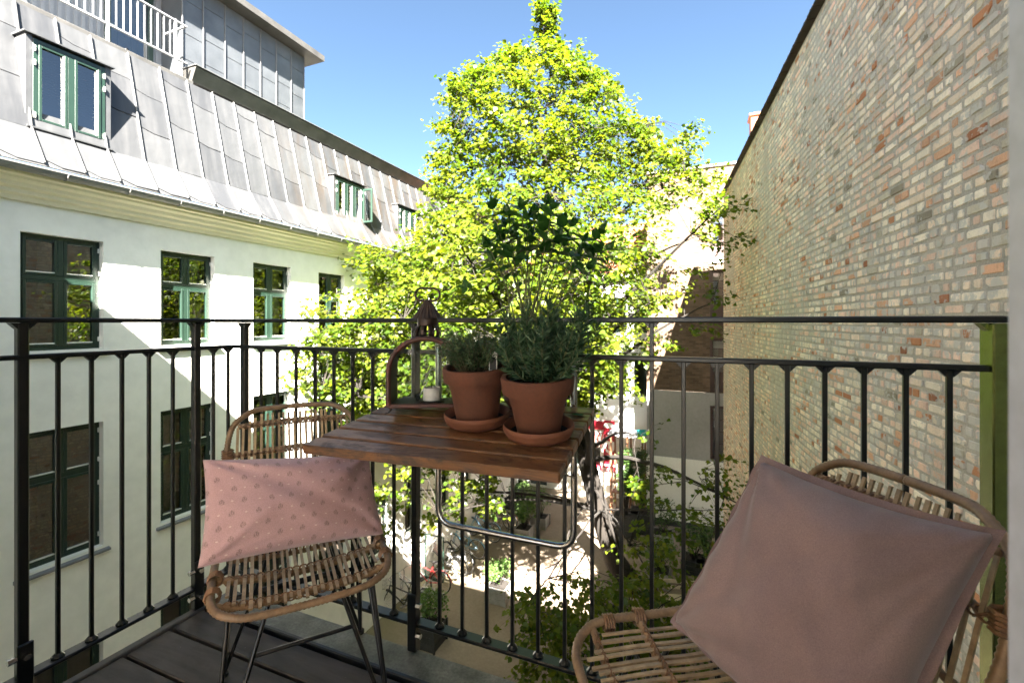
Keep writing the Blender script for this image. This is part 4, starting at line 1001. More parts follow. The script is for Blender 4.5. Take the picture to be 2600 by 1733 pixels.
for (e, nl, spr, droop) in tips:
    d = np.linalg.norm(LP-e, axis=1)+np.maximum(0, LP[:, 2]-e[2])*0.6; j = int(np.argmin(d)); b = LP[j]
    L = np.linalg.norm(e-b)
    if L > 0.25:
        q = b+(e-b)*0.5+np.array((0, 0, 0.08*L))+rng.normal(0, 0.05*L, 3)
        twig.tube([Vector(b), Vector(q), Vector(e)], [0.006+0.004*min(L, 2), 0.006+0.002*min(L, 2), 0.004], 4, caps=False)
    # a spray of leaves around three shoots
    tc = TS[int(np.argmin(np.abs(TS[:, 2]-e[2])))]; outw = unit((e-tc)*np.array((1, 1, 0.25))+rng.normal(0, 0.25, 3)+np.array((0, 0, 0.25-droop)))
    cl = rng.uniform(0, 1)
    for _ in range(3):
        dr = unit(outw+rng.normal(0, 0.62, 3)*np.array((1, 1, 0.6))); Ls = rng.uniform(0.35, 0.85)*spr
        end = e+dr*Ls; twig.tube([Vector(e), Vector(e+dr*Ls*0.5+np.array((0, 0, .02))), Vector(end-np.array((0, 0, 0.05)))], [0.0045, 0.003, 0.0015], 3, caps=False)
        m = max(4, nl//3); t = rng.uniform(0.05, 1.05, m)
        side = np.cross(dr, (0, 0, 1)); side = unit(side)
        sgn = np.where(np.arange(m) % 2 == 0, 1.0, -1.0)
        pp = e+dr*Ls*t[:, None]+side*(sgn*rng.uniform(0.0, 0.10, m))[:, None]+rng.normal(0, 0.055, (m, 3)); pp[:, 2] -= 0.05*t*t
        ld = dr*0.55+side*sgn[:, None]*0.75+rng.normal(0, 0.42, (m, 3)); ld[:, 2] -= 0.42
        nn = np.array((0.10, -0.25, 1.0))+rng.normal(0, 0.42, (m, 3))
        P.append(pp); Dd.append(ld); Nn.append(nn); Ss.append(rng.uniform(0.072, 0.150, m)*(1.0 if np.linalg.norm(e[:2]) > 11 else 0.84)); Cc.append(np.clip(cl*0.62+rng.normal(0.25, 0.17, m), 0, 1))
P = np.concatenate(P); ok = (P[:, 0] > -8.42) & (P[:, 0] < WQ-P[:, 1]*0.0817-0.06)
trunk.build('trunk', M['bark'], tree, smooth=True); twig.build('twigs', M['bark'], tree, kind='stuff')
leaf_cloud('crown', P[ok], np.concatenate(Dd)[ok], np.concatenate(Nn)[ok], np.concatenate(Ss)[ok], np.concatenate(Cc)[ok], M['lindenleaf'], tree)
print('linden leaves', int(ok.sum()))

# ================================================================== COURTYARD
def shrub(name, label, cat, loc, w, h, nleaf, mat, group=None, base='crate', bw_=0.5, bh=0.45, lsize=0.06, cone=False, sparse=False):
    t = thing(name, label, cat, loc, 0, group)
    if base:
        m = MB(); hb = bw_/2; th = 0.022; nb = 3
        for k in range(nb):
            z0 = bh*k/nb+0.006; z1 = bh*(k+1)/nb-0.006
            m.box(-hb, hb, -hb, -hb+th, z0, z1, 0.004); m.box(-hb, hb, hb-th, hb, z0, z1, 0.004); m.box(-hb, -hb+th, -hb+th, hb-th, z0, z1, 0.004); m.box(hb-th, hb, -hb+th, hb-th, z0, z1, 0.004)
        for a in (-1, 1):
            for b in (-1, 1): m.box(a*(hb+0.012)-0.025, a*(hb+0.012)+0.025, b*(hb+0.012)-0.025, b*(hb+0.012)+0.025, 0, bh+0.02, 0.004)
        m.build('planter_box', M[base], t, world_coords=False)
        MB().quad((-hb+th, -hb+th, bh-0.05), (hb-th, -hb+th, bh-0.05), (hb-th, hb-th, bh-0.05), (-hb+th, hb-th, bh-0.05)).build('soil', M['soil'], t, world_coords=False)
    z0 = bh-0.05 if base else 0.0
    st = MB(); r = random.Random(hash(label) % 1000 if False else len(label)*7+int(abs(loc[0])*10))
    ps = []; ds = []; ns = []; ss = []; cs = []
    nst = max(6, nleaf//60)
    g2 = np.random.default_rng(len(label)*13+int(abs(loc[1])*10))
    for _ in range(nst):
        a = g2.uniform(0, 2*math.pi); rr = w/2*math.sqrt(g2.uniform(0, 1)); zz = g2.uniform(0.35, 1.0)
        if cone: rr *= (1.05-zz*0.75)
        else: zz = 0.25+0.75*zz*math.sqrt(max(0.1, 1-(rr/(w/2))**2*0.7))
        e = np.array((rr*math.cos(a), rr*math.sin(a), z0+h*zz)); b = np.array((0.15*rr*math.cos(a), 0.15*rr*math.sin(a), z0))
        st.tube([Vector(b), Vector((b+e)/2+np.array((0, 0, .05))), Vector(e)], [0.012, 0.007, 0.003], 4, caps=False)
        m = nleaf//nst; pp = e+g2.normal(0, 0.10*max(w, 0.5), (m, 3))
        ps.append(pp); dd = g2.normal(0, 1, (m, 3)); dd[:, 2] = np.abs(dd[:, 2])*0.4; ds.append(dd); ns.append(np.array((0, -.2, 1))+g2.normal(0, 0.5, (m, 3))); ss.append(g2.uniform(0.6, 1.25, m)*lsize); cs.append(g2.uniform(0, 1, m))
    st.build('stems', M['bark'], t, world_coords=False)
    o = leaf_cloud('foliage', np.concatenate(ps), np.concatenate(ds), np.concatenate(ns), np.concatenate(ss), np.concatenate(cs), mat, t)
    o.location = (0, 0, 0)
    return t
def gnd(x, y): return tuple(onz(x, y, GZ))
shrub('planter_shrub', 'pale leafy shrub in a white-grey crate alone on the sunlit paving', 'shrub', gnd(1268, 1520), 0.75, 0.75, 900, M['shrubleaf'], base='crate', bw_=0.62, bh=0.5)
shrub('planter_shrub', 'round green shrub in a grey crate left of the tree trunk', 'shrub', gnd(1330, 1368), 1.0, 1.25, 1300, M['shrubleaf'], base='crate', bw_=0.6, bh=0.5)
shrub('planter_shrub', 'pale green shrub right behind the round shrub on the paving', 'shrub', gnd(1372, 1335), 0.95, 1.1, 1000, M['shrubleaf'], base='crate', bw_=0.6, bh=0.45)
shrub('planter_box', 'wide black planter box with low greenery behind the shrubs', 'planter', gnd(1319, 1300), 1.1, 0.5, 700, M['shrubleaf'], base='darkcrate', bw_=0.95, bh=0.75)
shrub('planter_shrub', 'shrub in a dark box in front of the bicycles by the white wall', 'shrub', gnd(1092, 1632), 0.75, 0.95, 1000, M['shrubleaf'], base='darkcrate', bw_=0.62, bh=0.55)
shrub('yellow_shrub', 'loose yellow-green shrub standing by the end house wall', 'shrub', gnd(1320, 1250), 1.0, 1.3, 700, M['lindenleaf'], base='darkcrate', bw_=0.6, bh=0.5)
shrub('conifer', 'narrow dark evergreen in a dark planter right of the trunk', 'conifer', gnd(1590, 1352), 1.0, 2.6, 2600, M['darkleaf'], base='darkcrate', bw_=0.9, bh=0.8, lsize=0.07, cone=True)
shrub('conifer', 'second dark evergreen beside the wooden stall and white wall', 'conifer', gnd(1630, 1345), 1.0, 2.4, 2200, M['darkleaf'], base='darkcrate', bw_=0.9, bh=0.8, lsize=0.07, cone=True)
shrub('planter_shrub', 'green shrub in a grey crate against the white plinth', 'shrub', gnd(1682, 1385), 0.95, 1.3, 900, M['darkleaf'], base='crate', bw_=0.7, bh=0.55)
shrub('planter_shrub', 'spreading shrub in a grey crate beside the pale bench', 'shrub', gnd(1672, 1480), 1.3, 0.9, 1200, M['shrubleaf'], base='crate', bw_=0.7, bh=0.5)
shrub('planter_shrub', 'dark shrub in a box close under the old brick wall', 'shrub', gnd(1795, 1470), 1.0, 1.4, 1000, M['shrubleaf'], base='darkcrate', bw_=0.7, bh=0.5)
shrub('planter_shrub', 'shrub in a crate between bench and old brick wall', 'shrub', gnd(1760, 1450), 1.0, 1.2, 900, M['darkleaf'], base='darkcrate', bw_=0.7, bh=0.5)
b0 = onz(1745, 1560, GZ)
bench = thing('bench', 'pale wooden slatted bench on the courtyard paving', 'bench', (b0.x, b0.y, GZ), R(15))
sm_ = MB().box(-0.8, 0.8, -0.045, 0.045, -0.015, 0.015, 0.005).mesh('seat_slat', M['benchwood'])
for k in range(4): link('seat_slat', sm_, bench, False, loc=(0, -0.17+0.11*k, 0.45))
for k in range(2): link('back_slat', MB().box(-0.8, 0.8, 0.0, 0.03, 0.6+0.16*k, 0.7+0.16*k, 0.005).mesh('back_slat', M['benchwood']), bench, False, loc=(0, 0.22+0.03*k, 0))
for x in (-0.68, 0.68):
    MB().box(x-0.03, x+0.03, -0.2, -0.14, 0, 0.434, 0.005).box(x-0.03, x+0.03, 0.17, 0.22, 0, 0.434, 0.005).box(x-0.028, x+0.028, -0.2, 0.2, 0.38, 0.433).bar((x, 0.2, 0.38), (x, 0.275, 0.88), 0.05, 0.04).build('leg', M['benchwood'], bench, world_coords=False)

def bicycle(label, p, ang, paint, lean=6, basket=False, rearwhite=False, name='bicycle'):
    """local: x forward, wheels on the ground"""
    t = thing(name, label, 'bicycle', tuple(p), ang, 'bicycles parked by the white building'); t.rotation_euler = (R(lean), 0, ang)
    Rw = 0.34; wb_ = 1.06; ax = [(-wb_/2, Rw), (wb_/2, Rw)]
    def o(nm, m, mat, par=t, sm=True): return link(nm, m.mesh(nm, M[mat], sm, 40), par, False)
    for i, (x, z) in enumerate(ax):
        m = MB().tube([(x+Rw*math.cos(a), 0, z+Rw*math.sin(a)) for a in [2*math.pi*k/28 for k in range(28)]], 0.019, 6, closed=True); w = o('wheel', m, 'tyre')
        m = MB().tube([(x+(Rw-.025)*math.cos(a), 0, z+(Rw-.025)*math.sin(a)) for a in [2*math.pi*k/28 for k in range(28)]], 0.010, 4, closed=True)
        for k in range(16):
            a = 2*math.pi*k/16; m.tube([(x+0.03*math.cos(a+0.6), 0.02*(-1)**k, z+0.03*math.sin(a+0.6)), (x+(Rw-.02)*math.cos(a), 0, z+(Rw-.02)*math.sin(a))], 0.0022, 3, caps=False)
        m.tube([(x, -0.05, z), (x, 0.05, z)], 0.022, 8); o('rim', m, 'spoke', w)
        m = MB(); a0, a1 = ((0.05, 0.95) if i == 0 else (0.25, 0.80))
        arc_ = [math.pi*(a0+(a1-a0)*k/12) for k in range(13)]
        m.tube([(x+(Rw+.035)*math.cos(a), 0, z+(Rw+.035)*math.sin(a)) for a in arc_], 0.026, 6, flat=0.3); o('mudguard', m, 'shopwhite' if (rearwhite and i == 0) else paint, w)
    bb = (-0.10, 0, 0.30); seat = (-0.24, 0, 0.80); head = (0.36, 0, 0.82); headb = (0.39, 0, 0.70)
    m = MB()
    for a, b, r_ in ((bb, seat, .017), (bb, headb, .019), ((-0.20, 0, 0.64), head, .016), (bb, (ax[0][0], 0.05, Rw), .010), (bb, (ax[0][0], -0.05, Rw), .010), ((-0.21, 0, 0.70), (ax[0][0], 0.05, Rw), .009), ((-0.21, 0, 0.70), (ax[0][0], -0.05, Rw), .009), (head, headb, .021), (headb, (0.47, 0.045, 0.55), .013), (headb, (0.47, -0.045, 0.55), .013), ((0.47, 0.045, 0.55), (ax[1][0], 0.05, Rw), .012), ((0.47, -0.045, 0.55), (ax[1][0], -0.05, Rw), .012)): m.tube([a, b], r_, 7)
    o('frame', m, paint)
    m = MB().tube([seat, (-0.265, 0, 0.90)], 0.013, 7); m.tube([(-0.40, 0, 0.905), (-0.33, 0, 0.935), (-0.22, 0, 0.93), (-0.10, 0, 0.925)], [0.085, 0.095, 0.05, 0.022], 10, flat=0.4); o('saddle', m, 'saddle')
    m = MB().tube([head, (0.34, 0, 0.98), (0.37, 0, 1.02)], 0.013, 7); m.tube([(0.14, 0.29, 1.02), (0.26, 0.28, 1.05), (0.37, 0.15, 1.03), (0.38, 0, 1.02), (0.37, -0.15, 1.03), (0.26, -0.28, 1.05), (0.14, -0.29, 1.02)], 0.012, 7); o('handlebar', m, 'spoke')
    m = MB().tube([(bb[0], -0.045+0.0, bb[2]), (bb[0], 0.045, bb[2])], 0.025, 8); m.tube([(bb[0]+0.09*math.cos(a), -0.05, bb[2]+0.09*math.sin(a)) for a in [2*math.pi*k/14 for k in range(14)]], 0.012, 4, closed=True)
    m.tube([(bb[0], -0.06, bb[2]), (bb[0]+0.12, -0.07, bb[2]-0.12)], 0.009, 5); m.tube([(bb[0], 0.06, bb[2]), (bb[0]-0.12, 0.07, bb[2]+0.12)], 0.009, 5)
    m.box(bb[0]+0.07, bb[0]+0.17, -0.16, -0.075, bb[2]-0.13, bb[2]-0.105); m.box(bb[0]-0.17, bb[0]-0.07, 0.075, 0.16, bb[2]+0.105, bb[2]+0.13); o('crank', m, 'spoke')
    m = MB()
    for y in (-0.06, 0.06): m.tube([(-0.30, y, 0.72), (-0.80, y, 0.73)], 0.007, 5); m.tube([(-0.72, y, 0.73), (ax[0][0], y*0.9, Rw)], 0.006, 5)
    for x in (-0.40, -0.5, -0.6, -0.7, -0.8): m.tube([(x, -0.06, 0.728), (x, 0.06, 0.728)], 0.006, 5)
    o('luggage_rack', m, 'spoke')
    if basket:
        m = MB(); x0, x1, y0, y1, z0, z1 = 0.46, 0.78, -0.2, 0.2, 0.78, 1.02
        for z in (z0, (z0+z1)/2, z1): m.tube([(x0, y0, z), (x1, y0, z), (x1, y1, z), (x0, y1, z)], 0.006, 4, closed=True)
        for k in range(9):
            yy = y0+(y1-y0)*k/8
            m.tube([(x0, yy, z1), (x0, yy, z0), (x1, yy, z0), (x1, yy, z1)], 0.0035, 3, caps=False)
        for k in range(1, 7):
            xx = x0+(x1-x0)*k/7; m.tube([(xx, y0, z1), (xx, y0, z0), (xx, y1, z0), (xx, y1, z1)], 0.0035, 3, caps=False)
        m.tube([head, (0.5, 0, 0.80)], 0.008, 5); o('basket', m, 'spoke')
    return t
bicycle('black bicycle with wire front basket nearest the balcony', (-8.02, 10.95, GZ), R(196), 'bikeblack', 7, True)
bicycle('silver bicycle with white rear mudguard beside the basket bicycle', (-7.95, 11.55, GZ), R(172), 'bikesilver', -6, False, True)
bicycle('red bicycle with red mudguards by the white building', (-8.05, 12.22, GZ), R(186), 'bikered', 8)
bicycle('grey bicycle leaning by the glazed screen', (-8.0, 13.45, GZ), R(178), 'bikesilver', -8, True)
bicycle('black bicycle next to the grey one beyond the glazed screen', (-7.85, 13.85, GZ), R(160), 'bikeblack', 6)
bicycle('light blue bicycle standing just behind the black one', (-7.95, 14.75, GZ), R(172), 'bikeblue', -5)
bicycle('pale blue bicycle in the middle of the far bicycle row', (-7.95, 16.1, GZ), R(170), 'bikeblue', 6)
bicycle('brown bicycle in the far bicycle row', (-7.95, 16.75, GZ), R(184), 'bikebrown', -7)
bicycle('farthest bicycle of the row with a dark saddle', (-7.8, 17.35, GZ), R(172), 'bikebrown', 6)
# wooden stall with tub and clutter beside the brick house
s0 = ony(1563, 1270, 20.9); s1 = ony(1652, 1270, 20.9)
stall = thing('timber_stall', 'dark timber stall with a grey flat roof left of the white plinth', 'stall', ((s0.x+s1.x)/2, 20.9, GZ))
xa, xb = -3.75, -2.30; zt = ony(1625, 1107, 20.5).z
for x in (xa, (xa+xb)/2, xb-0.08):
    for y in (20.5, 21.6): MB().box(x, x+0.08, y, y+0.08, GZ, zt-0.06, 0.004).build('post', M['brownwood'], stall)
MB().box(xa-0.1, xb+0.05, 20.42, 21.75, zt-0.058, zt, 0.008).build('stall_roof', M['sill'], stall)
for k, z in enumerate((GZ+0.9, GZ+1.35)): MB().box(xa+0.08, xb-0.08, 20.46, 20.9, z, z+0.05, 0.005).build('shelf', M['brownwood'], stall)
for k in range(9): MB().box(xa+0.1+k*0.15, xa+0.14+k*0.15, 20.5, 20.53, GZ+0.1, GZ+0.899, 0.003).build('slat', M['brownwood'], stall)
c0 = Vector((ony(1634, 1092, 20.6).x, 20.75, zt))
tub = MB().lathe([(0.01, 0.004), (0.24, 0.004), (0.30, 0.05), (0.31, 0.15), (0.335, 0.16), (0.335, 0.18), (0.29, 0.18), (0.27, 0.06), (0.01, 0.05)], 24, c0).build('plastic_tub', M['teal'], smooth=True)
tag(tub, 'round teal plastic tub on the grey stall roof', 'tub')
c0 = Vector((ony(1601, 1135, 20.5).x, 20.62, GZ+1.4))
w = MB().lathe([(0.01, 0.0), (0.06, 0.0), (0.10, 0.05), (0.11, 0.2), (0.05, 0.30), (0.035, 0.34), (0.01, 0.35)], 16, c0).build('yellow_can', M['yellow'], smooth=True)
tag(w, 'small yellow watering can on the stall shelf', 'can')
# ================================================================== BALCONY
fl = MB().box(-1.80, 2.05, 0.33, 1.30, -0.16, -0.045).build('balcony_floor', M['slabstone']); fl['kind'] = 'structure'
ys = [1.165, 1.045, 0.902, 0.757, 0.612, 0.467, 0.335]
for i in range(6): MB().box(-1.765, 2.04, ys[i+1]+0.005, ys[i]-0.005, -0.040, -0.002-0.001*(i % 2), 0.004).build('deck_board', M['deck'], fl)
MB().box(-1.80, -1.768, 0.335, 1.18, -0.044, 0.004, 0.004).build('deck_trim', M['deckframe'], fl)
MB().box(-1.767, 2.04, 1.168, 1.184, -0.044, 0.008, 0.006).build('rubber_trim', M['rubber'], fl)
MB().box(-1.80, 2.05, 1.187, 1.302, -0.044, -0.004, 0.006).build('edge_strip', M['slabstone'], fl)
# ------------------------------------------------------------------ railing
RY, RXL = 1.31, -1.80; ZT, Z2, ZB = 1.106, 1.00, 0.080
rail = thing('balcony_railing', 'black painted steel railing with thin upright bars around the balcony', 'railing', (-0.6, RY, 0))
def dx(D_): return ony(D_*2600/2352, 818, RY).x
def dyl(D_): return onx(D_*2600/2352, 818, RXL).y
MB().box(RXL-0.02, 0.98, RY-0.02, RY+0.02, ZT-0.007, ZT+0.008, 0.003).box(RXL-0.02, RXL+0.02, 0.33, RY-0.0205, ZT-0.007, ZT+0.008, 0.003).build('handrail', M['railpaint'], rail)
MB().box(RXL-0.013, 0.98, RY-0.013, RY+0.013, Z2-0.007, Z2+0.007, 0.003).box(RXL-0.013, RXL+0.013, 0.33, RY-0.0135, Z2-0.007, Z2+0.007, 0.003).build('middle_rail', M['railpaint'], rail)
MB().box(RXL-0.02, 0.98, RY-0.02, RY+0.02, ZB-0.007, ZB+0.006, 0.003).box(RXL-0.02, RXL+0.02, 0.33, RY-0.0205, ZB-0.007, ZB+0.006, 0.003).build('bottom_rail', M['railpaint'], rail)
def balmesh(h1):
    m = MB().box(-0.0054, 0.0054, -0.0054, 0.0054, ZB+0.006, h1-0.006, 0.0015)
    m.lathe([(0.0165, ZB+0.0062), (0.0165, ZB+0.011), (0.008, ZB+0.020)], 10)
    for s in (-1, 1):
        m.prism([(s*0.006, -0.005, h1-0.007), (s*0.020, -0.005, h1-0.007), (s*0.006, -0.005, h1-0.022)][::s], (0, 0.010, 0))
    return m
bal = balmesh(Z2).mesh('baluster', M['railpaint']); ballong = balmesh(ZT).mesh('baluster', M['railpaint'])
ball = balmesh(Z2).xf(Matrix.Rotation(R(90), 4, 'Z')).mesh('baluster', M['railpaint'])
front = [600, 637, 680, 724, 767, 810, 856, 905, 1010, 1062, 1118, 1177, 1236, 1297, 1360, 1427, 1497, 1570, 1647, 1726, 1808, 1894, 1984, 2080, 2180]
for D_ in front: link('baluster', ballong if D_ == 1497 else bal, rail, loc=(dx(D_), RY, 0))
for D_ in (133, 210, 280, 342, 397, 490, 524): link('baluster', ball, rail, loc=(RXL, dyl(D_), 0))
for y in (0.585, 0.50, 0.415): link('baluster', ball, rail, loc=(RXL, y, 0))
def post(x, y, along, w=0.0125, d=0.0125, z0=-0.02, nm='post', mat='railpaint'):
    m = MB(); zt = ZT-0.0075
    m.box(x-w, x+w, y-d, y+d, z0, zt, 0.003)
    for s in (-1, 1):
        if along == 'x': m.prism([(x+s*w, y-0.012, zt), (x+s*(w+0.016), y-0.012, zt), (x+s*w, y-0.012, zt-0.018)][::s], (0, 0.024, 0))
        else: m.prism([(x-0.012, y+s*d, zt), (x-0.012, y+s*(d+0.016), zt), (x-0.012, y+s*d, zt-0.018)][::-s], (0.024, 0, 0)) if False else m.prism([(x-0.012, y+s*d, zt), (x-0.012, y+s*(d+0.016), zt), (x-0.012, y+s*d, zt-0.018)][::-s], (0.024, 0, 0))
    p = m.build(nm, M[mat], rail)
    return p
def bracket(p, x, y, along):
    m = MB(); m.box(x-0.017, x+0.017, y-0.028, y-0.0155, -0.01, 0.185, 0.003) if along == 'x' else m.box(x+0.013, x+0.023, y-0.018, y+0.018, -0.01, 0.185, 0.003)
    link('bracket', m.mesh('bracket', M['railpaint']), p)
    for z in (0.05, 0.15):
        b = MB()
        if along == 'x': b.tube([(x+0.017, y-0.021, z), (x+0.034, y-0.021, z)], 0.009, 6)
        else: b.tube([(x+0.016, y-0.018, z), (x+0.016, y-0.036, z)], 0.009, 6); link('bolt', MB().tube([(x+0.023, y, z), (x+0.037, y, z)], 0.009, 6).mesh('bolt', M['bolt']), p)
        link('bolt', b.mesh('bolt', M['bolt']), p)
pA = post(RXL, dyl(450), 'y'); bracket(pA, RXL, dyl(450), 'y')
pB = post(dx(562), RY, 'x')
p1 = post(RXL, dyl(50), 'y'); bracket(p1, RXL, dyl(50), 'y')
pM = post(dx(955), RY, 'x', 0.010, 0.015); bracket(pM, dx(955), RY, 'x')
pR = post(0.592, RY+0.0, 'x', 0.018, 0.027, nm='corner_post', mat='postreflect')

# ------------------------------------------------------------------ folding table
TA = R(3.5)
hb = 0.235; tilt = math.atan(0.107)
tb_o = ony(D_ := 1367*2600/2352, 818, 1.25)
BRp = Vector((-0.269, 1.25, CZ-0.2347))           # back right corner of the top
ux = Vector((-math.cos(TA), -math.sin(TA), 0)); uy = Vector((math.sin(TA)*math.cos(tilt), -math.cos(TA)*math.cos(tilt), -math.sin(tilt)))
uz = ux.cross(uy); uz = uz if uz.z > 0 else -uz
TWd, TDp, TH = 0.606, 0.439, 0.022
table = thing('folding_table', 'small slatted brown wooden table hooked onto the railing', 'table', (-0.55, 1.05, 0))
def tp(a, b, c=0.0): return BRp+ux*a+uy*b+uz*c       # a leftwards, b towards the camera
for i in range(7):
    w = TDp/7
    MB().obox(tp(TWd/2, w*(i+0.5), -TH/2), ux, uy, uz, TWd/2, w/2-0.0040, TH/2, 0.003).build('plank', M['tablewood'], table)
for a in (0.07, TWd/2, TWd-0.07): MB().obox(tp(a, TDp/2-0.02, -TH-0.010), ux, uy, uz, 0.022, TDp/2-0.045, 0.0095, 0.002).build('batten', M['tablewood'], table)
YU = 1.272; xl, xr, zb = -0.785, -0.335, 0.452
def rc(p0, p1, p2, r, n=6):
    p0, p1, p2 = Vector(p0), Vector(p1), Vector(p2); a = p1+(p0-p1).normalized()*r; b = p1+(p2-p1).normalized()*r
    return [(1-t)**2*a+2*t*(1-t)*p1+t*t*b for t in [i/n for i in range(n+1)]]
ph_ = 1.035
path = []
for s, x in ((0, xl),):
    path += [Vector((x, RY+0.030, 0.955))]+rc((x, RY+0.030, 0.955), (x, RY+0.030, ph_), (x, YU, ph_), 0.02)+rc((x, RY, ph_), (x, YU, ph_), (x, YU, zb), 0.02)
path += rc((xl, YU, 0.9), (xl, YU, zb), (xr, YU, zb), 0.055)
path += rc((xl, YU, zb), (xr, YU, zb), (xr, YU, 0.9), 0.055)
path += rc((xr, YU, zb), (xr, YU, ph_), (xr, RY, ph_), 0.02)+rc((xr, YU, ph_), (xr, RY+0.030, ph_), (xr, RY+0.030, 0.955), 0.02)+[Vector((xr, RY+0.030, 0.955))]
MB().tube(path, 0.0098, 12).build('tube_frame', M['chrome'], table, smooth=True)
for a, x in ((TWd-0.10, xl), (0.075, xr)):
    p0 = tp(a, TDp-0.10, -TH-0.006); p1 = Vector((x, YU-0.011, 0.66))
    MB().bar(p0, p1, 0.004, 0.014, up=(1, 0, 0), ch=0.001).build('strut', M['chrome'], table)
# fallen mint leaf
def mint_leaf_mesh(L, W, curl, name='leaf'):
    m = MB(); n = 9; vs = []; 
    for i in range(n+1):
        t = i/n; w = W*(math.sin(math.pi*min(1, t**0.8))**0.85)*(1-0.12*t)*(1+0.09*(-1)**i if 0 < i < n else 1)
        z = -curl*L*t*t; y = L*t
        vs += [(-w, y, z+0.28*w), (-w*0.5, y, z+0.20*w), (0, y, z), (w*0.5, y, z+0.20*w), (w, y, z+0.28*w)]
    fs = []
    for i in range(n):
        a, b = i*5, (i+1)*5
        fs += [(a+j, a+j+1, b+j+1, b+j) for j in range(4)]
    m.add(vs, fs); return m.mesh(name, M['mint'], True)
fo = bpy.data.objects.new('fallen_leaf', mint_leaf_mesh(0.062, 0.014, 0.05, 'fallen_leaf')); COL.objects.link(fo)
q = tp(0.05, 0.085, 0.003); fo.location = q; fo.rotation_euler = (tilt*-1, 0, R(-78)); tag(fo, 'single green mint leaf lying at the right edge of the table', 'leaf')

# ------------------------------------------------------------------ pots
def pot(name, label, cat, a_px, r_top, r_bot, hgt, sauc_r, mat, group=None, rim=0.036):
    """stands level on the table under the measured pixel of the saucer base"""
    r = pray(*a_px); o = Vector((0, 0, CZ)); k = (BRp-o).dot(uz)/r.dot(uz); base = o+r*k
    return base
def at_table(px, py):
    r = pray(px, py); o = Vector((0, 0, CZ)); k = (BRp-o).dot(uz)/r.dot(uz); return o+r*k
def S_(x, y): return (x*2600/2352, y*2600/2352)
tiltm = Matrix((ux*-1, uy*-1, uz)).transposed().to_4x4()
def flower_pot(label, base, rt, rb, h, rs, mat, smat, rimh=0.040, fill=0.022):
    sc = thing('saucer', label[0], 'saucer', tuple(base), 0, 'terracotta saucers on the table')
    sc.rotation_euler = tiltm.to_euler()
    MB().lathe([(0.001, 0.001), (rs*0.80, 0.001), (rs*0.90, 0.006), (rs*0.985, 0.017), (rs*0.99, 0.021), (rs*1.01, 0.023), (rs*1.01, 0.030), (rs*0.985, 0.034), (rs*0.94, 0.032), (rs*0.86, 0.012), (rs*0.70, 0.008), (0.001, 0.008)], 48).build('dish', M[smat], sc, smooth=True, angle=50, world_coords=False)
    MB().lathe([(rb+0.004, 0.0090), (rs*0.86, 0.0128)], 40).build('spilled_soil', M['soil'], sc, world_coords=False)
    pb = Vector(base)+uz*0.0092
    p = thing('flower_pot', label[1], 'pot', tuple(pb), 0, 'terracotta pots on the table'); p.rotation_euler = tiltm.to_euler()
    th = 0.007; rr = rb+(rt-0.006-rb)*(h-rimh)/h
    MB().lathe([(0.001, 0.0), (rb-0.003, 0.0), (rb, 0.003), (rr-0.001, h-rimh), (rr+0.001, h-rimh+0.0005), (rt-0.001, h-rimh+0.003), (rt, h-rimh+0.007), (rt+0.002, h-0.006), (rt, h-0.001), (rt-0.004, h), (rt-th-0.003, h-0.002), (rt-th-0.004, h-rimh), (rb-th+0.01, h*0.3)], 56).build('pot_body', M[mat], p, smooth=True, angle=35, world_coords=False)
    so = MB(); n = 28; rad = rt-th-0.0035-0.1*fill
    vs = [(0, 0, h-fill+0.006)]
    for ri in range(1, 5):
        for j in range(n):
            a = 2*math.pi*j/n; q = rad*ri/4; vs.append((q*math.cos(a), q*math.sin(a), h-fill+0.006*math.sin(j*2.3+ri)*(1 if ri < 4 else 0)))
    fs = [(0, 1+j, 1+(j+1) % n) for j in range(n)]
    for ri in range(3):
        for j in range(n): fs.append((1+ri*n+j, 1+(ri+1)*n+j, 1+(ri+1)*n+(j+1) % n, 1+ri*n+(j+1) % n))
    so.add(vs, fs); so.build('soil', M['soil'], p, smooth=True, world_coords=False)
    return p, pb+uz*(h-fill)
bF = at_table(*S_(1238, 1003)); bT = at_table(*S_(1097, 973)); bM = at_table(*S_(1229, 928))
potF, topF = flower_pot(('saucer under the rosemary pot at the front of the table', 'front terracotta pot holding rosemary'), bF, 0.0815, 0.049, 0.135, 0.0805, 'terracotta', 'saucer', 0.040, 0.014)
potT, topT = flower_pot(('saucer under the thyme pot beside the lantern', 'terracotta pot holding thyme beside the lantern'), bT, 0.080, 0.052, 0.140, 0.0825, 'terracotta', 'saucer', 0.038, 0.016)
potM, topM = flower_pot(('saucer mostly hidden behind the rosemary pot', 'dark oxblood pot of mint behind the rosemary'), bM, 0.100, 0.060, 0.195, 0.090, 'glazedpot', 'saucer', 0.03, 0.02)
MB().lathe([(0.058, -0.03), (0.0655, 0.002), (0.067, 0.004), (0.0672, -0.001), (0.060, -0.03)], 40, (0.004, -0.004, 0.135-0.014)).build('nursery_pot', M['plasticpot'], potF, smooth=True, world_coords=False)
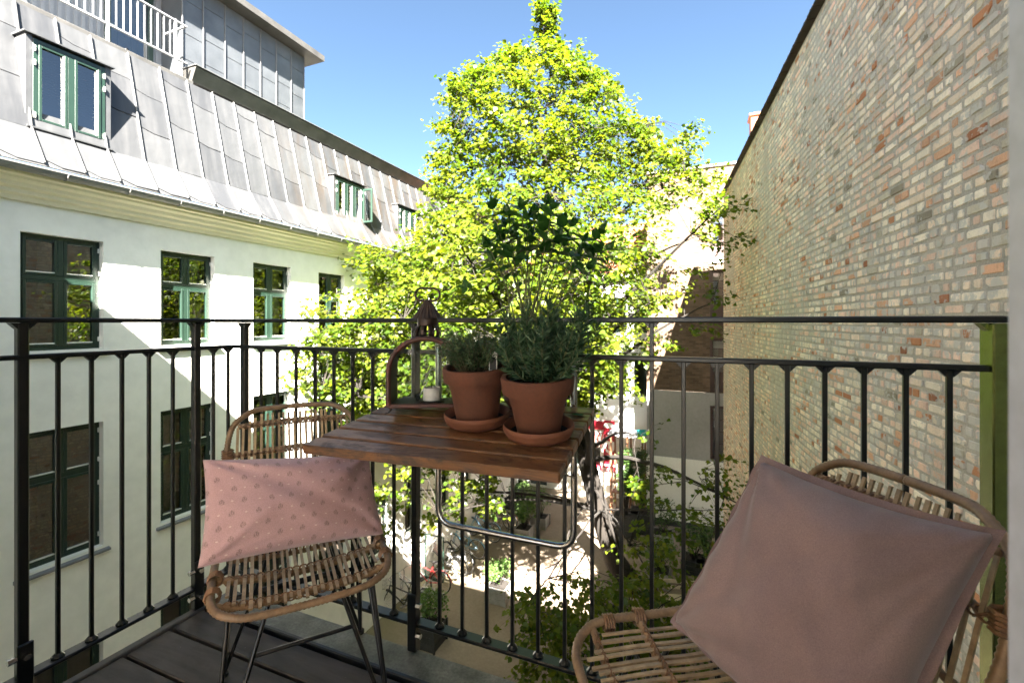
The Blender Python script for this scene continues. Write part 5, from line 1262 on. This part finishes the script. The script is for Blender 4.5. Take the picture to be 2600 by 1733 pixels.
# plant label stuck into the thyme pot
vr = Vector((_c, _s, 0)); vf = Vector((-_s, _c, 0))      # view right / view forward
tgp = topT+vr*0.046-vf*0.045
pt = thing('plant_tag', 'small pale plant tag stuck in the thyme pot', 'tag', tuple(tgp))
MB().obox(tgp+Vector((0, 0, 0.022)), vr, vf, (0, 0, 1), 0.010, 0.0005, 0.032, 0.0).build('card', M['tagpaper'], pt)
arch = [(-0.0075, -0.012), (0.0075, -0.012), (0.0075, 0.012)]+[(0.0075*math.cos(a), 0.012+0.0075*math.sin(a)) for a in [math.pi*i/8 for i in range(1, 8)]]+[(-0.0075, 0.012)]
MB().prism([tgp+Vector((0, 0, 0.022))+vr*a-vf*0.0009+Vector((0, 0, b)) for a, b in arch], vf*0.0003).build('print', M['tagprint'], pt)

g4 = np.random.default_rng(21)
# thyme
thy = thing('thyme_plant', 'low bushy thyme with tiny grey-green leaves', 'herb', tuple(topT))
st = MB(); ps, ds, ns, ss, cs = [], [], [], [], []
for i in range(190):
    a = g4.uniform(0, 2*math.pi); rr = 0.062*math.sqrt(g4.uniform(0, 1)); b = np.array((rr*0.75*math.cos(a), rr*0.75*math.sin(a), 0.0))
    lean = rr/0.062; L = g4.uniform(0.05, 0.108)*(1.05-0.38*lean*lean)
    e = b+np.array((math.cos(a)*lean*0.050, math.sin(a)*lean*0.050, L))+g4.normal(0, 0.008, 3)
    m_ = (b+e)/2+np.array((0, 0, 0.012))+g4.normal(0, 0.006, 3)
    t = np.linspace(0, 1, 6)[:, None]; path = (1-t)**2*b+2*t*(1-t)*m_+t*t*e
    st.tube([Vector(p) for p in path], 0.0007, 3, caps=False)
    for k in range(46):
        q = g4.uniform(0.2, 1.03); c = (1-q)**2*b+2*q*(1-q)*m_+q*q*e
        d = g4.normal(0, 1, 3); d[2] = abs(d[2])*0.7+0.2
        ps.append(c+unit(d)*0.0015+g4.normal(0, 0.003, 3)); ds.append(d); ns.append(g4.normal(0, 0.5, 3)+np.array((0, -0.2, 1))); ss.append(g4.uniform(0.0045, 0.0080)); cs.append(g4.uniform(0, 1))
st.build('stems', M['twigstem'], thy, world_coords=False)
ov = np.array([(0, 0, 0), (0.3, 0.45, 0.06), (0, 1, 0), (-0.3, 0.45, 0.06)]); ovf = np.array([(0, 1, 2), (0, 2, 3)])
o = leaf_cloud('foliage', np.array(ps), np.array(ds), np.array(ns), np.array(ss), np.array(cs), M['thyme'], thy, ov, ovf); o.location = (0, 0, 0)
# rosemary
ros = thing('rosemary_plant', 'bushy rosemary with narrow dark needles in the front pot', 'herb', tuple(topF))
st = MB(); ps, ds, ns, ss, cs = [], [], [], [], []
for i in range(58):
    a = g4.uniform(0, 2*math.pi); rr = math.sqrt(g4.uniform(0, 1)); b = np.array((0.028*rr*math.cos(a)+0.012*_c, 0.028*rr*math.sin(a)+0.012*_s, -0.004))
    L = g4.uniform(0.11, 0.205)*(1.0-0.20*rr)
    if i % 4 == 0: L *= 0.62; rr = min(1.0, rr+0.3)
    e = b+np.array((math.cos(a)*rr*0.085+0.014*_c, math.sin(a)*rr*0.085+0.014*_s, L))
    m_ = (b+e)/2+np.array((math.cos(a), math.sin(a), 0))*0.028*rr+g4.normal(0, 0.006, 3)-np.array((0, 0, 0.02*rr))
    t = np.linspace(0, 1, 9)[:, None]; path = (1-t)**2*b+2*t*(1-t)*m_+t*t*e
    st.tube([Vector(p) for p in path], [0.0019*(1-0.6*q) for q in np.linspace(0, 1, 9)], 5, caps=False)
    nn_ = int(L*620)
    for k in range(nn_):
        q = g4.uniform(0.10, 1.0) if k > 8 else g4.uniform(0.93, 1.0); c = (1-q)**2*b+2*q*(1-q)*m_+q*q*e
        ax_ = unit(2*(1-q)*(m_-b)+2*q*(e-m_)); d = unit(g4.normal(0, 1, 3)); d = unit(d-ax_*d.dot(ax_))
        d = unit(d*(0.75 if q < 0.93 else 0.4)+ax_*0.75+np.array((0, 0, -0.12)))
        ps.append(c+d*0.001); ds.append(d); ns.append(g4.normal(0, 1, 3)); ss.append(g4.uniform(0.018, 0.031)*(1.0 if q < 0.9 else 0.8)); cs.append(g4.uniform(0, 1))
st.build('stems', M['stem'], ros, world_coords=False)
nd = np.array([(0.05, 0, 0), (0.075, 0.5, -0.02), (0.0, 1.0, -0.10), (-0.075, 0.5, -0.02), (-0.05, 0, 0), (0, 0.5, 0.045)]); ndf = np.array([(0, 1, 5), (1, 2, 5), (2, 3, 5), (3, 4, 5), (4, 0, 5)])
o = leaf_cloud('needles', np.array(ps), np.array(ds), np.array(ns), np.array(ss), np.array(cs), M['rosemary'], ros, nd, ndf); o.location = (0, 0, 0)
# mint
mint = thing('mint_plant', 'tall leggy mint with broad leaves at the top behind the rosemary', 'herb', tuple(topM))
LM = [mint_leaf_mesh(1.0, w, cu) for w, cu in ((0.30, 0.10), (0.34, 0.25), (0.27, 0.40), (0.32, -0.05), (0.30, 0.55))]
st = MB(); kM = (topM-Vector((0, 0, CZ))).dot(vf); nleaf = 0
mtips = [(1250, 528), (1290, 545), (1338, 555), (1388, 516), (1402, 528), (1430, 560), (1450, 572), (1262, 590), (1240, 625), (1275, 610), (1310, 585), (1360, 540), (1415, 600), (1480, 610), (1505, 640), (1522, 590), (1492, 680), (1345, 600), (1322, 530), (1468, 650), (1255, 660), (1300, 640), (1380, 570), (1440, 610), (1282, 575), (1538, 632)]
rm = random.Random(4)
for i, (px, py) in enumerate(mtips):
    kk = kM+rm.uniform(-0.07, 0.07); e = atk(px, py, kk)-topM
    a = rm.uniform(0, 6.28); b = Vector((0.05*math.cos(a)*rm.random(), 0.05*math.sin(a)*rm.random(), -0.01))+vr*e.dot(vr)*0.12
    m_ = b*0.45+Vector((e.x*0.55, e.y*0.55, e.z*0.55))+Vector((rm.uniform(-.015, .015), rm.uniform(-.015, .015), 0))-vr*0.10*e.dot(vr)
    B = lambda q: b*(1-q)**2+m_*(2*q*(1-q))+e*(q*q)
    st.tube([B(j/10) for j in range(11)], [0.0021*(1-0.45*j/10) for j in range(11)], 6, caps=False)
    lv = [(1.0, 0.030, 3), (0.985, 0.044, 2), (0.93, 0.056, 2)]+([(0.84, 0.056, 2)] if i % 2 else [])
    if i % 2 == 0: lv += [(0.74, 0.052, 2)]
    if i % 3 == 0: lv += [(0.62, 0.036, 1)]
    for li, (q, L, n_) in enumerate(lv):
        base = B(q); ax_ = (B(min(1, q+0.02))-B(q-0.02)).normalized(); a0 = rm.uniform(0, 6.28)
        for j in range(n_):
            aa = a0+j*2*math.pi/max(2, n_)+rm.uniform(-.3, .3); h = Vector((math.cos(aa), math.sin(aa), 0)); h = (h-ax_*h.dot(ax_)).normalized()
            d = (h*(1.0 if li > 0 else 0.45)+ax_*(1.1 if li == 0 else (0.85 if li == 1 else 0.42))).normalized()
            up = ax_ if abs(ax_.dot(d)) < 0.9 else h
            xx = d.cross(up).normalized(); zz = xx.cross(d); s = L*rm.uniform(0.8, 1.2)
            o = bpy.data.objects.new('leaf', LM[rm.randrange(5)]); COL.objects.link(o); o.parent = mint
            o.matrix_local = Matrix.Translation(base) @ Matrix((xx*s, d*s, zz*s)).transposed().to_4x4(); nleaf += 1
# side shoot reaching towards the lantern
e = atk(1185, 726, kM)-topM; b = Vector((0, 0, 0.03)); mid = e*0.5+Vector((0, 0, -0.01)); B = lambda q: b*(1-q)**2+mid*(2*q*(1-q))+e*(q*q)
st.tube([B(j/10) for j in range(11)], [0.0018*(1-0.4*j/10) for j in range(11)], 6, caps=False)
for aa in range(4):
    d = (Vector((math.cos(aa*1.6), 0.4*math.sin(aa*1.6), math.sin(aa*1.6)))-vr*0.5).normalized(); xx = d.cross(vf).normalized(); zz = xx.cross(d); s = 0.026
    o = bpy.data.objects.new('leaf', LM[aa]); COL.objects.link(o); o.parent = mint; o.matrix_local = Matrix.Translation(e) @ Matrix((xx*s, d*s, zz*s)).transposed().to_4x4()
st.build('stems', M['stem'], mint, world_coords=False)
print('mint leaves', nleaf)

# ------------------------------------------------------------------ lantern and candle
kL = 1.285; LB = at_table(*S_(982, 941)); LB = LB+uz*0.0
lan = thing('lantern', 'rusty red arched metal lantern with fluted cone top and wire handle', 'lantern', tuple(LB))
lan.rotation_euler = (0, 0, YAW+R(4))
hw, dp, zb_, hh = 0.098, 0.055, 0.022, 0.182        # half width, half depth, floor height, arch height
def archpts(w, z0, z1, n=18):
    r = w*0.92; pts = [(-w, z0), (-w, z1-r)]
    pts += [(-w*math.cos(t), z1-r+r*math.sin(t)) for t in [math.pi*i/n for i in range(1, n)]]
    return pts+[(w, z1-r), (w, z0)]
oA = archpts(hw, zb_, zb_+hh); iA = archpts(hw-0.003, zb_, zb_+hh-0.003)
m = MB(); n = len(oA)
vs = [(x, -dp, z) for x, z in oA]+[(x, dp, z) for x, z in oA]; m.add(vs, [(i, i+1, n+i+1, n+i) for i in range(n-1)])
m.build('shell', M['lanternrust'], lan, smooth=True, angle=60, world_coords=False)
m = MB(); vs = [(x, -dp+0.001, z) for x, z in iA]+[(x, dp-0.001, z) for x, z in iA]; m.add(vs, [(i, n+i, n+i+1, i+1) for i in range(n-1)]); m.build('inner_shell', M['lanterndark'], lan, smooth=True, angle=60, world_coords=False)
m = MB().tube([(x, -dp-0.001, z) for x, z in oA], 0.0072, 8); m.tube([(x, dp+0.001, z) for x, z in oA], 0.0045, 6)
m.box(-hw, hw, -dp-0.006, -dp+0.004, zb_-0.006, zb_+0.006, 0.002); m.build('front_rim', M['lanternred'], lan, smooth=True, angle=50, world_coords=False)
MB().box(-hw+0.001, hw-0.001, -dp+0.0045, dp, zb_-0.003, zb_+0.003).build('base_plate', M['lanterndark'], lan, world_coords=False)
gA = archpts(hw-0.006, zb_+0.004, zb_+hh-0.006); m = MB(); m.add([(x, dp-0.006, z) for x, z in gA], [tuple(range(len(gA)))]); m.build('pane', M['lglass'], lan, world_coords=False)
for z in (0.07, 0.125): MB().box(-hw+0.004, -hw+0.018, dp-0.016, dp-0.007, zb_+z-0.003, zb_+z+0.003).build('pane_clip', M['lanterndark'], lan, world_coords=False)
for sx in (-1, 1):
    for sy in (-1, 1):
        MB().tube([(sx*(hw-0.006), sy*dp*0.9, zb_-0.004), (sx*(hw-0.004), sy*(dp*0.9), zb_-0.013), (sx*(hw+0.002), sy*(dp*0.9+0.004), 0.004), (sx*(hw+0.010), sy*(dp*0.9+0.006), 0.0015)], [0.010, 0.006, 0.003, 0.0025], 6, flat=0.5).build('foot', M['lanternrust'], lan, smooth=True, world_coords=False)
zt_ = zb_+hh
for k in range(10):
    a = 2*math.pi*k/10; c_, s_ = math.cos(a), math.sin(a)
    pr = [(0.026, 0.0), (0.036, 0.008), (0.0375, 0.020), (0.034, 0.031), (0.027, 0.038)]
    MB().tube([(r_*c_, r_*s_, zt_+z-0.003) for r_, z in pr], 0.0055, 6, flat=0.3, rot=0.0).build('rib', M['lanternrust'], lan, smooth=True, world_coords=False)
MB().lathe([(0.020, -0.008), (0.030, -0.006), (0.030, 0.0), (0.022, 0.0)], 28, (0, 0, zt_)).build('collar', M['lanternrust'], lan, smooth=True, angle=40, world_coords=False)
MB().lathe([(0.0275, 0.034), (0.0285, 0.036), (0.0285, 0.056), (0.026, 0.060)], 32, (0, 0, zt_)).build('band', M['lanternrust'], lan, smooth=True, angle=40, world_coords=False)
m = MB(); N = 40; vs = []
for r_, z in ((0.010, 0.104), (0.012, 0.100), (0.025, 0.079), (0.038, 0.059), (0.0405, 0.0555)):
    for j in range(N): a = 2*math.pi*j/N; q = r_*(1+(0.045 if j % 2 else -0.045)*min(1, r_/0.03)); vs.append((q*math.cos(a), q*math.sin(a), zt_+z))
m.add(vs, [(i*N+j, i*N+(j+1) % N, (i+1)*N+(j+1) % N, (i+1)*N+j) for i in range(4) for j in range(N)]+[tuple(range(N))]); m.build('cone_roof', M['lanternrust'], lan, world_coords=False)
hz = zt_+0.104+0.0185
pts = [(0.0165+0.018*math.cos(t), 0, hz+0.018*math.sin(t)) for t in [-math.pi/2+math.pi*i/10 for i in range(11)]]+[(-0.0165+0.018*math.cos(t), 0, hz+0.018*math.sin(t)) for t in [math.pi/2+math.pi*i/10 for i in range(11)]]
MB().tube(pts, 0.0032, 8, closed=True).build('handle', M['lanternrust'], lan, smooth=True, world_coords=False)
Lm = Matrix.Translation(LB) @ Matrix.Rotation(YAW+R(4), 4, 'Z')
cd = thing('candle', 'short white candle with burnt wick inside the lantern', 'candle', tuple(Lm @ Vector((0.012, 0.0, zb_+0.0035))))
MB().lathe([(0.001, 0.0), (0.034, 0.0), (0.036, 0.003), (0.030, 0.003), (0.001, 0.003)], 28).build('tray', M['lanterndark'], cd, smooth=True, angle=40, world_coords=False)
m = MB(); prof_ = [(0.001, 0.0032), (0.0245, 0.0032), (0.0245, 0.037), (0.0235, 0.0385), (0.020, 0.034), (0.001, 0.030)]; m.lathe(prof_, 32); m.build('wax', M['wax'], cd, smooth=True, angle=40, world_coords=False)
MB().tube([(0, 0, 0.030), (0.0005, 0, 0.037), (-0.001, 0, 0.043)], 0.0012, 5).build('wick', M['wick'], cd, world_coords=False)
fe = thing('leaf_ornament', 'white leaf shaped ornament leaning inside the lantern', 'ornament', tuple(Lm @ Vector((-0.028, 0.012, zb_+0.0035))), YAW)
MB().tube([(0, 0, 0), (0, 0, 0.016)], [0.006, 0.006], 10).build('socket', M['lanterndark'], fe, world_coords=False)
MB().tube([(0, 0, 0.012), (0.012, 0, 0.045), (0.030, 0, 0.085), (0.036, 0, 0.10)], 0.0012, 5).build('wire', M['lanterndark'], fe, world_coords=False)
for (x0, z0, x1, z1, w) in ((0.014, 0.047, 0.040, 0.098, 0.0065), (0.004, 0.012, 0.030, 0.058, 0.0085)):
    P0, P1 = Vector((x0, -0.002, z0)), Vector((x1, -0.002, z1)); MB().tube([P0.lerp(P1, t) for t in [i/8 for i in range(9)]], [max(0.0006, w*math.sin(math.pi*(0.04+0.92*i/8))**0.8) for i in range(9)], 10, flat=0.25, rot=0).build('blade', M['feather'], fe, smooth=True, world_coords=False)

# ------------------------------------------------------------------ rattan chairs
def wrap_tube(path, r, name, parent, mat='rattan', pitch=0.010, n=8):
    pts = [Vector(p) for p in path]; d = [0.0]
    for a, b in zip(pts, pts[1:]): d.append(d[-1]+(b-a).length)
    N = max(8, int(d[-1]/pitch)*2); out = []; rs = []; j = 0
    for i in range(N+1):
        s = d[-1]*i/N
        while j < len(d)-2 and d[j+1] < s: j += 1
        t = (s-d[j])/max(1e-9, d[j+1]-d[j]); out.append(pts[j].lerp(pts[j+1], min(1, t))); rs.append(r*(1.03 if i % 2 else 0.86))
    return MB().tube(out, rs, n).build(name, M[mat], parent, smooth=True, angle=180, world_coords=False)
def spline(ctrl, n=8):
    P_ = [Vector(p) for p in ctrl]; out = []
    for i in range(len(P_)-1):
        p0 = P_[max(0, i-1)]; p1 = P_[i]; p2 = P_[i+1]; p3 = P_[min(len(P_)-1, i+2)]
        for k in range(n):
            t = k/n; out.append(0.5*((2*p1)+(p2-p0)*t+(2*p0-5*p1+4*p2-p3)*t*t+(3*p1-p0-3*p2+p3)*t**3))
    return out+[P_[-1]]
def back_y(z): return -0.215-0.13*max(0, (z-0.45))/0.37
def chair(label, loc, rotz, shift=0):
    t = thing('rattan_chair', label, 'chair', loc, rotz, 'rattan chairs on the balcony')
    HW, SZ = 0.207, 0.437; FY_ = 0.252; TZ = 0.80
    def sz(x, y): return SZ+0.018*(abs(x)/HW)**2.2-0.012*max(0, (y-0.1)/0.12)
    by = back_y
    half = [(0.0, FY_, sz(0, FY_)), (0.10, FY_, sz(.1, FY_)), (0.150, FY_-0.006, sz(.15, FY_)), (0.192, FY_-0.035, sz(.192, FY_-.03)), (HW, FY_-0.09, sz(HW, .13)), (HW+0.003, 0.0, sz(HW, 0)), (HW+0.002, -0.13, 0.475), (HW, -0.20, 0.515), (HW-0.002, by(0.60), 0.60), (HW-0.006, by(0.69), 0.69), (HW-0.022, by(0.755), 0.755), (HW-0.065, by(0.790)-0.004, 0.790), (0.10, by(TZ)-0.012, TZ), (0.0, by(TZ)-0.016, TZ+0.002)]
    full = [(-x, y, z) for x, y, z in half[::-1]]+half[1:]
    wrap_tube(spline(full, 10), 0.0098, 'rim', t)
    # cross rods
    for y, r_ in ((0.195, 0.0085), (0.09, 0.0095), (-0.03, 0.0075), (-0.14, 0.0075)):
        wrap_tube(spline([(-HW+0.004, y, sz(HW, y)-0.002), (-0.12, y, sz(.12, y)-0.010), (0, y, SZ-0.012), (0.12, y, sz(.12, y)-0.010), (HW-0.004, y, sz(HW, y)-0.002)], 8), r_, 'cross_rod', t)
    for z, wd_ in ((0.752, 0.172), (0.665, HW-0.010), (0.55, HW-0.006)):
        wrap_tube(spline([(-wd_, by(z), z), (-0.1, by(z)-0.010, z+0.004), (0, by(z)-0.014, z+0.005), (0.1, by(z)-0.010, z+0.004), (wd_, by(z), z)], 8), 0.0075, 'cross_rod', t)
    rr_ = random.Random(3+shift); ns_ = 21; bind = MB()
    for i in range(ns_):
        x = -0.172+0.344*i/(ns_-1)+rr_.uniform(-.003, .003); xa = abs(x)/0.172
        f = 0.228-0.045*max(0, xa-0.75)/0.25+rr_.uniform(-.012, .006)
        zt2 = 0.785-0.035*max(0, xa-0.6)/0.4
        bw2 = -0.014*(1-xa*xa)
        path = [(x, f, sz(x, f)+0.004), (x, 0.12, sz(x, .12)-0.001), (x*1.01, 0.0, sz(x, 0)-0.003), (x*1.02, -0.12, 0.448+0.012*xa), (x*1.02, -0.185, 0.468), (x*1.02, by(0.52)+bw2+0.008, 0.525), (x*1.0, by(0.66)+bw2+0.008, 0.66), (x*0.99, by(zt2)+bw2+0.006, zt2)]
        MB().tube(spline(path, 4), 0.0050+rr_.uniform(-.0008, .0010), 4, rot=math.pi/4, flat=0.62).build('slat', M['slat'], t, world_coords=False)
        for y in (0.195, 0.09, -0.03):
            for dd in (-0.004, 0.004):
                zc = sz(x, y)-0.006
                bind.tube([(x+0.0105*math.cos(a)+dd*0.3*math.sin(a), y+dd*1.4*math.cos(a), zc+0.0115*math.sin(a)) for a in [2*math.pi*k/8 for k in range(8)]], 0.0017, 4, closed=True)
        for z in (0.752, 0.665):
            if z > 0.74 and xa > 0.97: continue
            for sg in (-1, 1):
                yc = by(z)+bw2*0.9+0.004
                bind.tube([(x+0.011*math.cos(a), yc+0.011*math.sin(a), z+sg*0.009*math.cos(a)) for a in [2*math.pi*k/8 for k in range(8)]], 0.0021, 4, closed=True)
    for sx in (-1, 1):
        for (y, z) in ((0.160, sz(HW, .16)), (0.09, sz(HW, .09))):
            for k in range(4): bind.tube([(sx*(HW-0.004)+0.016*math.cos(a), y-0.010+0.006*k, z+0.016*math.sin(a)) for a in [2*math.pi*j/8 for j in range(8)]], 0.003, 4, closed=True)
        for k in range(5): bind.tube([(sx*(HW-0.008)+0.016*math.cos(a), by(.66)+0.016*math.sin(a), 0.655+0.007*k) for a in [2*math.pi*j/8 for j in range(8)]], 0.0033, 4, closed=True)
    bind.build('bindings', M['rattanbind'], t, world_coords=False, kind='stuff')
    # steel under-frame and legs
    m = MB().tube([(-0.17, 0.12, 0.412), (0.17, 0.12, 0.412), (0.17, -0.13, 0.412), (-0.17, -0.13, 0.412)], 0.006, 8, closed=True); m.build('under_frame', M['blacksteel'], t, smooth=True, angle=50, world_coords=False)
    for sx in (-1, 1):
        for sy in (-1, 1):
            y0 = 0.12 if sy > 0 else -0.13; ft = Vector((sx*0.205, 0.215 if sy > 0 else -0.225, 0.006))
            m = MB()
            for (a, b) in ((0.17, 0.0), (0.075, 0.0), (0.17, -0.085*sy)):
                m.tube([(sx*a, y0+b, 0.412), (ft.x, ft.y, ft.z)], 0.0058, 8)
            l_ = m.build('leg', M['blacksteel'], t, smooth=True, angle=50, world_coords=False)
            link('foot_cap', MB().lathe([(0.001, 0.0), (0.013, 0.0), (0.013, 0.010), (0.007, 0.016)], 14, (ft.x, ft.y, 0.0005)).mesh('foot_cap', M['rubber'], True, 40), l_, False)
    for y, ye in ((0.12, 0.205), (-0.13, -0.225)):
        f_ = 0.36; MB().tube([(-(0.075+(0.205-0.075)*f_), y+(ye-y)*f_, 0.425*(1-f_)), ((0.075+(0.205-0.075)*f_), y+(ye-y)*f_, 0.425*(1-f_))], 0.0055, 8).build('stretcher', M['blacksteel'], t, smooth=True, angle=50, world_coords=False)
    return t
def fwd_rot(fx, fy): return math.atan2(fy, fx)-math.pi/2
chL = chair('rattan chair left of the table holding the pink sprigged cushion', (-1.068, 0.985, 0), fwd_rot(0.78, -0.63))
chR = chair('rattan chair at the right holding the plain mauve cushion', (0.055, 0.900, 0), fwd_rot(-0.86, -0.51), 5)

# ------------------------------------------------------------------ cushions
def cushion(name, label, TL, TR_, BR_, BL, T, mat, wr, n=44, pinch=0.06, hem=False, seed=0, asp=1.6):
    TL, TR_, BR_, BL = map(Vector, (TL, TR_, BR_, BL)); nrm = ((TR_-BL).cross(TL-BR_)).normalized()
    ctr = (TL+TR_+BR_+BL)/4
    if nrm.dot(Vector((0, 0, CZ))-ctr) < 0: nrm = -nrm
    t = thing(name, label, 'cushion', tuple((BL+BR_)/2))
    vs = []; uvs = []; idx = {}
    def base(s, u):
        s2 = s*(1-pinch*(1-u*u)); u2 = u*(1-pinch*1.3*(1-s*s)); a, b = (s2+1)/2, (u2+1)/2
        return (BL*(1-a)+BR_*a)*(1-b)+(TL*(1-a)+TR_*a)*b
    def height(s, u, side):
        e = max(0.0, (1-s*s)*(1-u*u)); h = T*e**0.37
        p = Vector((s*1.3*asp+seed, u*1.3+seed, side*5))
        w = noise.noise(p*1.1)*0.6+noise.noise(Vector((s*2.2+u*1.4+seed, (u-s)*0.5, side)))*0.7
        # folds running in from the corners
        cf = 0
        for cs_, cu in ((-1, 1), (1, 1), (-1, -1), (1, -1)):
            ds_, du = s-cs_, u-cu; r_ = math.hypot(ds_, du); a_ = math.atan2(du, ds_)
            cf += math.sin(a_*9+cs_*2+seed)*math.exp(-r_*2.3)
        # puckers along the seams
        ed = math.exp(-(1-abs(s))*9)*math.sin(u*17+seed)+math.exp(-(1-abs(u))*9)*math.sin(s*19+seed*2)
        cr = 0          # pulled creases fanning out of the two upper corners
        for (cs_, cu, angs) in ((-1, 1, (-1.25, -0.95, -0.62, -0.33)), (1, 1, (-1.95, -2.3, -2.62, -2.9)), (-1, -1, (0.35, 0.9)), (1, -1, (2.2, 2.7))):
            ds_, du = s-cs_, u-cu; r_ = math.hypot(ds_, du); a_ = math.atan2(du, ds_)
            for k_, a0 in enumerate(angs):
                aw = a0+0.05*math.sin(seed*3+k_*2+r_*2.5); x_ = (a_-aw)/(0.085+0.02*k_)
                cr += math.exp(-x_*x_)*math.exp(-r_*(0.9+0.35*((k_*7) % 3)))*(1 if k_ % 2 else -0.8)*min(1, r_*4)
        return h+wr*(w*e**0.5+cf*0.9*e**0.35+0.45*ed*e**0.3+0.75*cr*e**0.3)
    for side in (1, -1):
        for i in range(n+1):
            for j in range(n+1):
                s = math.sin((-1+2*i/n)*math.pi/2)*0.35+(-1+2*i/n)*0.65; u = math.sin((-1+2*j/n)*math.pi/2)*0.35+(-1+2*j/n)*0.65
                edge = i in (0, n) or j in (0, n)
                if side < 0 and edge: idx[(side, i, j)] = idx[(1, i, j)]; continue
                h = 0 if edge else height(s, u, side)
                idx[(side, i, j)] = len(vs); vs.append(base(s, u)+nrm*(h*side)); uvs.append(((s+1)/2, (u+1)/2))
    fs = []
    for side in (1, -1):
        for i in range(n):
            for j in range(n):
                q = [idx[(side, i, j)], idx[(side, i+1, j)], idx[(side, i+1, j+1)], idx[(side, i, j+1)]]
                fs.append(q if side > 0 else q[::-1])
    m = MB(); m.add(vs, fs); me = m.mesh('cover', mat, True)
    uvl = me.uv_layers.new(name='UVMap')
    for lp in me.loops: uvl.data[lp.index].uv = uvs[lp.vertex_index]
    link('cover', me, t)
    if hem:
        pth = []
        ring = [(0, j) for j in range(n)]+[(i, n) for i in range(n)]+[(n, n-j) for j in range(n)]+[(n-i, 0) for i in range(n)]
        pts = [vs[idx[(1, i, j)]] for i, j in ring]; k = len(pts); c = sum(pts, Vector())/k
        hm = MB(); V_ = []
        for q, p in enumerate(pts):
            o_ = (p-c); o_ -= nrm*o_.dot(nrm); o_.normalize(); wv = 0.004*math.sin(q*0.7)
            V_ += [p-o_*0.004+nrm*0.002, p+o_*0.013+nrm*(wv+0.0012), p+o_*0.013+nrm*(wv-0.0012), p-o_*0.004-nrm*0.002]
        F_ = []
        for q in range(k):
            a, b = q*4, ((q+1) % k)*4
            for j in range(4): F_.append((a+j, a+(j+1) % 4, b+(j+1) % 4, b+j))
        hm.add(V_, F_); hm.build('hem', mat, t, smooth=True, angle=50)
    return t
def dk(x, y, k): return atk(x*2600/2352, y*2600/2352, k)
cushion('printed_cushion', 'pink oblong cushion with small dark flower sprigs on the left chair', dk(466, 1055, 1.075), dk(846, 1040, 1.31), dk(882, 1226, 1.24), dk(454, 1304, 0.985), 0.072, M['pinkprint'], 0.013, pinch=0.045, seed=1.3)
cushion('plain_cushion', 'plain mauve square cushion leaning on the right chair', dk(1752, 1058, 0.90), dk(2288, 1226, 0.655), dk(1985, 1880, 0.66), dk(1552, 1425, 0.93), 0.105, M['mauve'], 0.030, pinch=0.055, hem=True, seed=4.1, asp=1.0)
